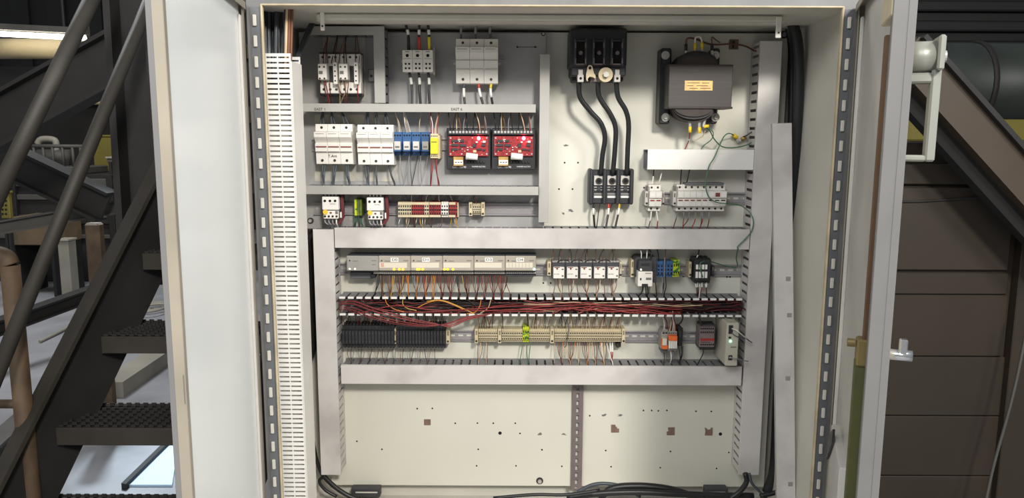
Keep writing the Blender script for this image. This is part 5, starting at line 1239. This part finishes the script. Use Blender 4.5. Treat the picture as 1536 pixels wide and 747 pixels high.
mt = thing('pump', 'small dusty pump with bent pipe behind the guard railing', 'pump')
c = U(58, 234, 6.5); MB().cyl(c, c+Vector((.36, 0, 0)), .075, 16).build('motor', 'machine_mid', mt, True)
MB().tube(smooth_path([U(56, 216, 6.5), U(62, 209, 6.5), U(78, 209, 6.5), U(84, 214, 6.5), U(84, 232, 6.5)], 4), .035, 10).build('bent_pipe', 'machine_pale', mt, True)
MB().box(c.x-.02, c.x+.38, 6.42, 6.58, zd, c.z-.05, .005).build('foot', 'machine_dark', mt)
for nm, x0, y0, x1, y1, Y, dY, m_, lb, cat, zb in (('yellow_guard', 140, 205, 168, 262, 6.75, .2, 'machine_yellow', 'yellow machine guard glimpsed behind the handrail', 'guard', BZ),
        ('motor_box', 176, 212, 228, 236, 6.3, .4, 'machine_dark', 'dark motor box beside the yellow guard', 'machine', None),
        ('steel_shelf', 160, 238, 232, 244, 6.15, .58, 'machine_mid', 'dusty steel shelf below the dark motor box', 'shelf', BZ),
        ('timber_box', 12, 330, 80, 368, 5.2, .5, 'wood', 'weathered timber box behind the rusty post', 'box', 0),
        ('timber_post', 88, 362, 104, 424, 5.0, .14, 'machine_pale', 'short pale timber post behind the handrail', 'post', 0),
        ('perforated_guard', 0, 290, 14, 328, 4.6, .05, 'machine_yellow', 'perforated yellow guard sheet behind the handrail', 'guard', 0)):
    d = thing(nm, lb, cat); r = rect(x0, y0, x1, y1, Y)
    z0_ = r[2]
    if nm == 'motor_box': z0_ = shelf_top
    if nm in ('yellow_guard',): z0_ = BZ
    if nm == 'timber_post': z0_ = 0
    MB().box(r[0], r[1], Y, Y+dY, z0_, r[3], .008).build('body', m_, d)
    MB().box(r[0]-.01, r[1]+.01, Y-.015, Y+dY+.005, r[3], r[3]+.02, .004).build('top', m_ if nm != 'steel_shelf' else 'machine_pale', d)
    if zb is not None and z0_ > zb+.01:
        for sx in (r[0]+.03, r[1]-.03): MB().box(sx-.015, sx+.015, Y+.005, Y+dY-.005, zb, z0_).build('leg', 'machine_dark', d)
    if nm == 'perforated_guard':
        for i in range(5):
            for j in range(2):
                p = U(4+j*5, 295+i*6.5, Y); screw((p.x, Y, p.z), .011, d, 'hole_dark', 'perforation')
    if nm == 'yellow_guard': shelf_top = U(190, 238, 6.3).z+.022
# things on the floor beyond the stairs
cc = thing('cable_coil', 'small coil of grey cable lying on the pale floor', 'coil')
for k in range(3):
    c = UZ(235-k*3, 458+k*2, .015+.02*k); MB().tube([c+Vector((.13*math.cos(t)*(1-.1*k), .16*math.sin(t), 0)) for t in [j*2*math.pi/24 for j in range(25)]], .010, 8).build('loop', 'machine_pale', cc, True)
tb = thing('bright_patch', 'pale blue-white sheet standing in for a bright patch on the floor', 'sheet')  # pale sheet put in for a bright patch on the floor
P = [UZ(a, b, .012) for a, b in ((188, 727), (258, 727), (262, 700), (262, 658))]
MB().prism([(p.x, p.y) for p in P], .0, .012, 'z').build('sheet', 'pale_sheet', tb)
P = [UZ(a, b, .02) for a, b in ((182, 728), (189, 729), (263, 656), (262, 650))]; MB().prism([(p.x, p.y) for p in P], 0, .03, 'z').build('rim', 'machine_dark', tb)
kb = thing('kerb_beam', 'pale grey steel beam lying on the floor behind the treads', 'beam')
a, b = UZ(165, 585, .05), UZ(262, 520, .05); m = MB(); plank(m, a, b, .10, .16); m.build('body', 'machine_pale', kb)
ck = tag(wire([UZ(60, 512, .015), UZ(100, 492, .015), UZ(130, 470, .015), UZ(150, 452, .015)], .012, 'machine_pale', None, n=8), 'thin pale hose lying along the floor beam', 'hose')
lamp = bpy.data.lights.new('patch_spot', 'SPOT'); lamp.energy = 900; lamp.spot_size = math.radians(13); lamp.spot_blend = .5; lamp.color = (.75, .9, 1.0); lamp.shadow_soft_size = .1  # added spot, aimed at the pale sheet to brighten it
lo = bpy.data.objects.new('floor_fill', lamp); COL.objects.link(lo); pc = UZ(238, 702, 0); lo.location = (pc.x-.8, pc.y+1.5, 3.6); lo.rotation_euler = (pc-lo.location).to_track_quat('-Z', 'Y').to_euler()
# ------------------------------------------------------------------ brown machine housing on the right
YH = .95
hs = thing('brown_housing', 'dark brown panelled machine housing standing beyond the open door', 'machine')
hx0, hx1 = U(1230, 500, YH).x, U(1600, 500, YH).x; hz = U(1430, 214, YH).z
MB().box(hx0, hx1, YH, YH+.7, 0, hz).build('body', 'brown_panel', hs)
for x0, y0, x1, y1 in ((1240, 246, 1515, 276), (1240, 281, 1515, 404), (1240, 409, 1512, 441), (1240, 442.5, 1508, 534), (1240, 535.5, 1504, 623), (1240, 624.5, 1500, 713), (1240, 714.5, 1500, 800)):
    r = rect(x0, y0, x1, y1, YH-.012); MB().box(r[0], r[1], YH-.012-(.014 if y0 < 405 else 0), YH, max(r[2], .0), r[3], .003).build('panel', 'brown_panel', hs)
r = rect(1518, 240, 1570, 800, YH-.05); MB().box(r[0], r[1], YH-.05, YH, 0, r[3], .004).build('corner_post', 'brown_panel', hs)
wire([U(1330, 302, YH-.03), U(1380, 302, YH-.03), U(1430, 299, YH-.03), U(1480, 296, YH-.03)], .005, 'machine_dark', 'thin dark conduit along the brown housing', None, 'conduit', 'conduit')
db_ = thing('sloping_beam', 'brown box beam sloping down behind the door handle', 'beam')
a, b = U(1350, 76, YH-.25), U(1620, 376, YH-.25); m = MB(); plank(m, a, b, .125, .10); m.build('beam', 'brown_beam', db_)
n_ = Vector((.6, 0, .8)); m = MB(); plank(m, a+Vector((.05, -.01, .045)), b+Vector((.05, -.01, .045)), .018, .14); m.build('top_flange', 'machine_dark', db_)
m = MB(); plank(m, a+Vector((-.05, .04, -.06)), b+Vector((-.05, .04, -.06)), .08, .06); m.build('shade_strip', 'hole_dark', db_)  # black strip stands for the shadow under the beam
ye = thing('yellow_beam', 'yellow painted crossbeam behind the brown sloping beam', 'beam')
r = rect(1340, 179, 1640, 212, 2.2); MB().box(r[0], r[1], 2.2, 2.3, r[2], r[3], .01).build('beam', 'machine_yellow', ye)
for sx in (r[0]+.05, r[1]-.05): MB().box(sx-.05, sx+.05, 2.2, 2.3, 0, r[2]).build('leg', 'machine_dark', ye)
gr = thing('dark_drum', 'large dark greenish drum lying above the yellow crossbeam', 'drum')
c = U(1475, 128, 2.9); MB().cyl(c+Vector((-.3, 0, 0)), c+Vector((.9, 0, 0)), .27, 28).build('shell', 'green_drum', gr, True)
for t in (-.1, .3, .7): MB().ring(c+Vector((t, 0, 0)), c+Vector((t+.03, 0, 0)), .285, .268, 28).build('hoop', 'machine_dark', gr, True)
for t in (0, .6): MB().box(c.x+t-.06, c.x+t+.06, 2.75, 3.05, 0, c.z-.2).build('cradle', 'machine_dark', gr)
cw = thing('corrugated_panel', 'dark corrugated wall sheet high behind the open door', 'panel')
for k in range(9):
    r = rect(1340, -40+k*15, 1640, -40+k*15+12, 3.6); MB().box(r[0], r[1], 3.6-(.05 if k % 2 else 0), 3.66, r[2]-.005, r[3]+.006, .01).build('rib', 'dark_wall', cw)
for sx in (r[0]+.1, r[1]-.1): MB().box(sx-.05, sx+.05, 3.66, 3.76, 0, U(1400, -30, 3.6).z).build('post', 'machine_dark', cw)
wire([U(1545, 470, .75), U(1520, 590, .75), U(1490, 700, .75), U(1475, 770, .75)], .006, 'machine_mid', 'thin grey cable hanging in front of the brown housing', None, 'hanging_cable', 'cable', n=8)
# ------------------------------------------------------------------ put each thing's origin at its base
bpy.context.view_layer.update()
for r_ in ROOTS:
    lo_, hi_ = Vector((1e9,)*3), Vector((-1e9,)*3); stack = list(r_.children)
    for ch in r_.children_recursive:
        if ch.type == 'MESH':
            for c in ch.bound_box:
                w_ = ch.matrix_world @ Vector(c)
                for i in range(3): lo_[i] = min(lo_[i], w_[i]); hi_[i] = max(hi_[i], w_[i])
    base = Vector(((lo_.x+hi_.x)/2, (lo_.y+hi_.y)/2, lo_.z))
    r_.location = base
    for ch in r_.children: ch.location = ch.location - base
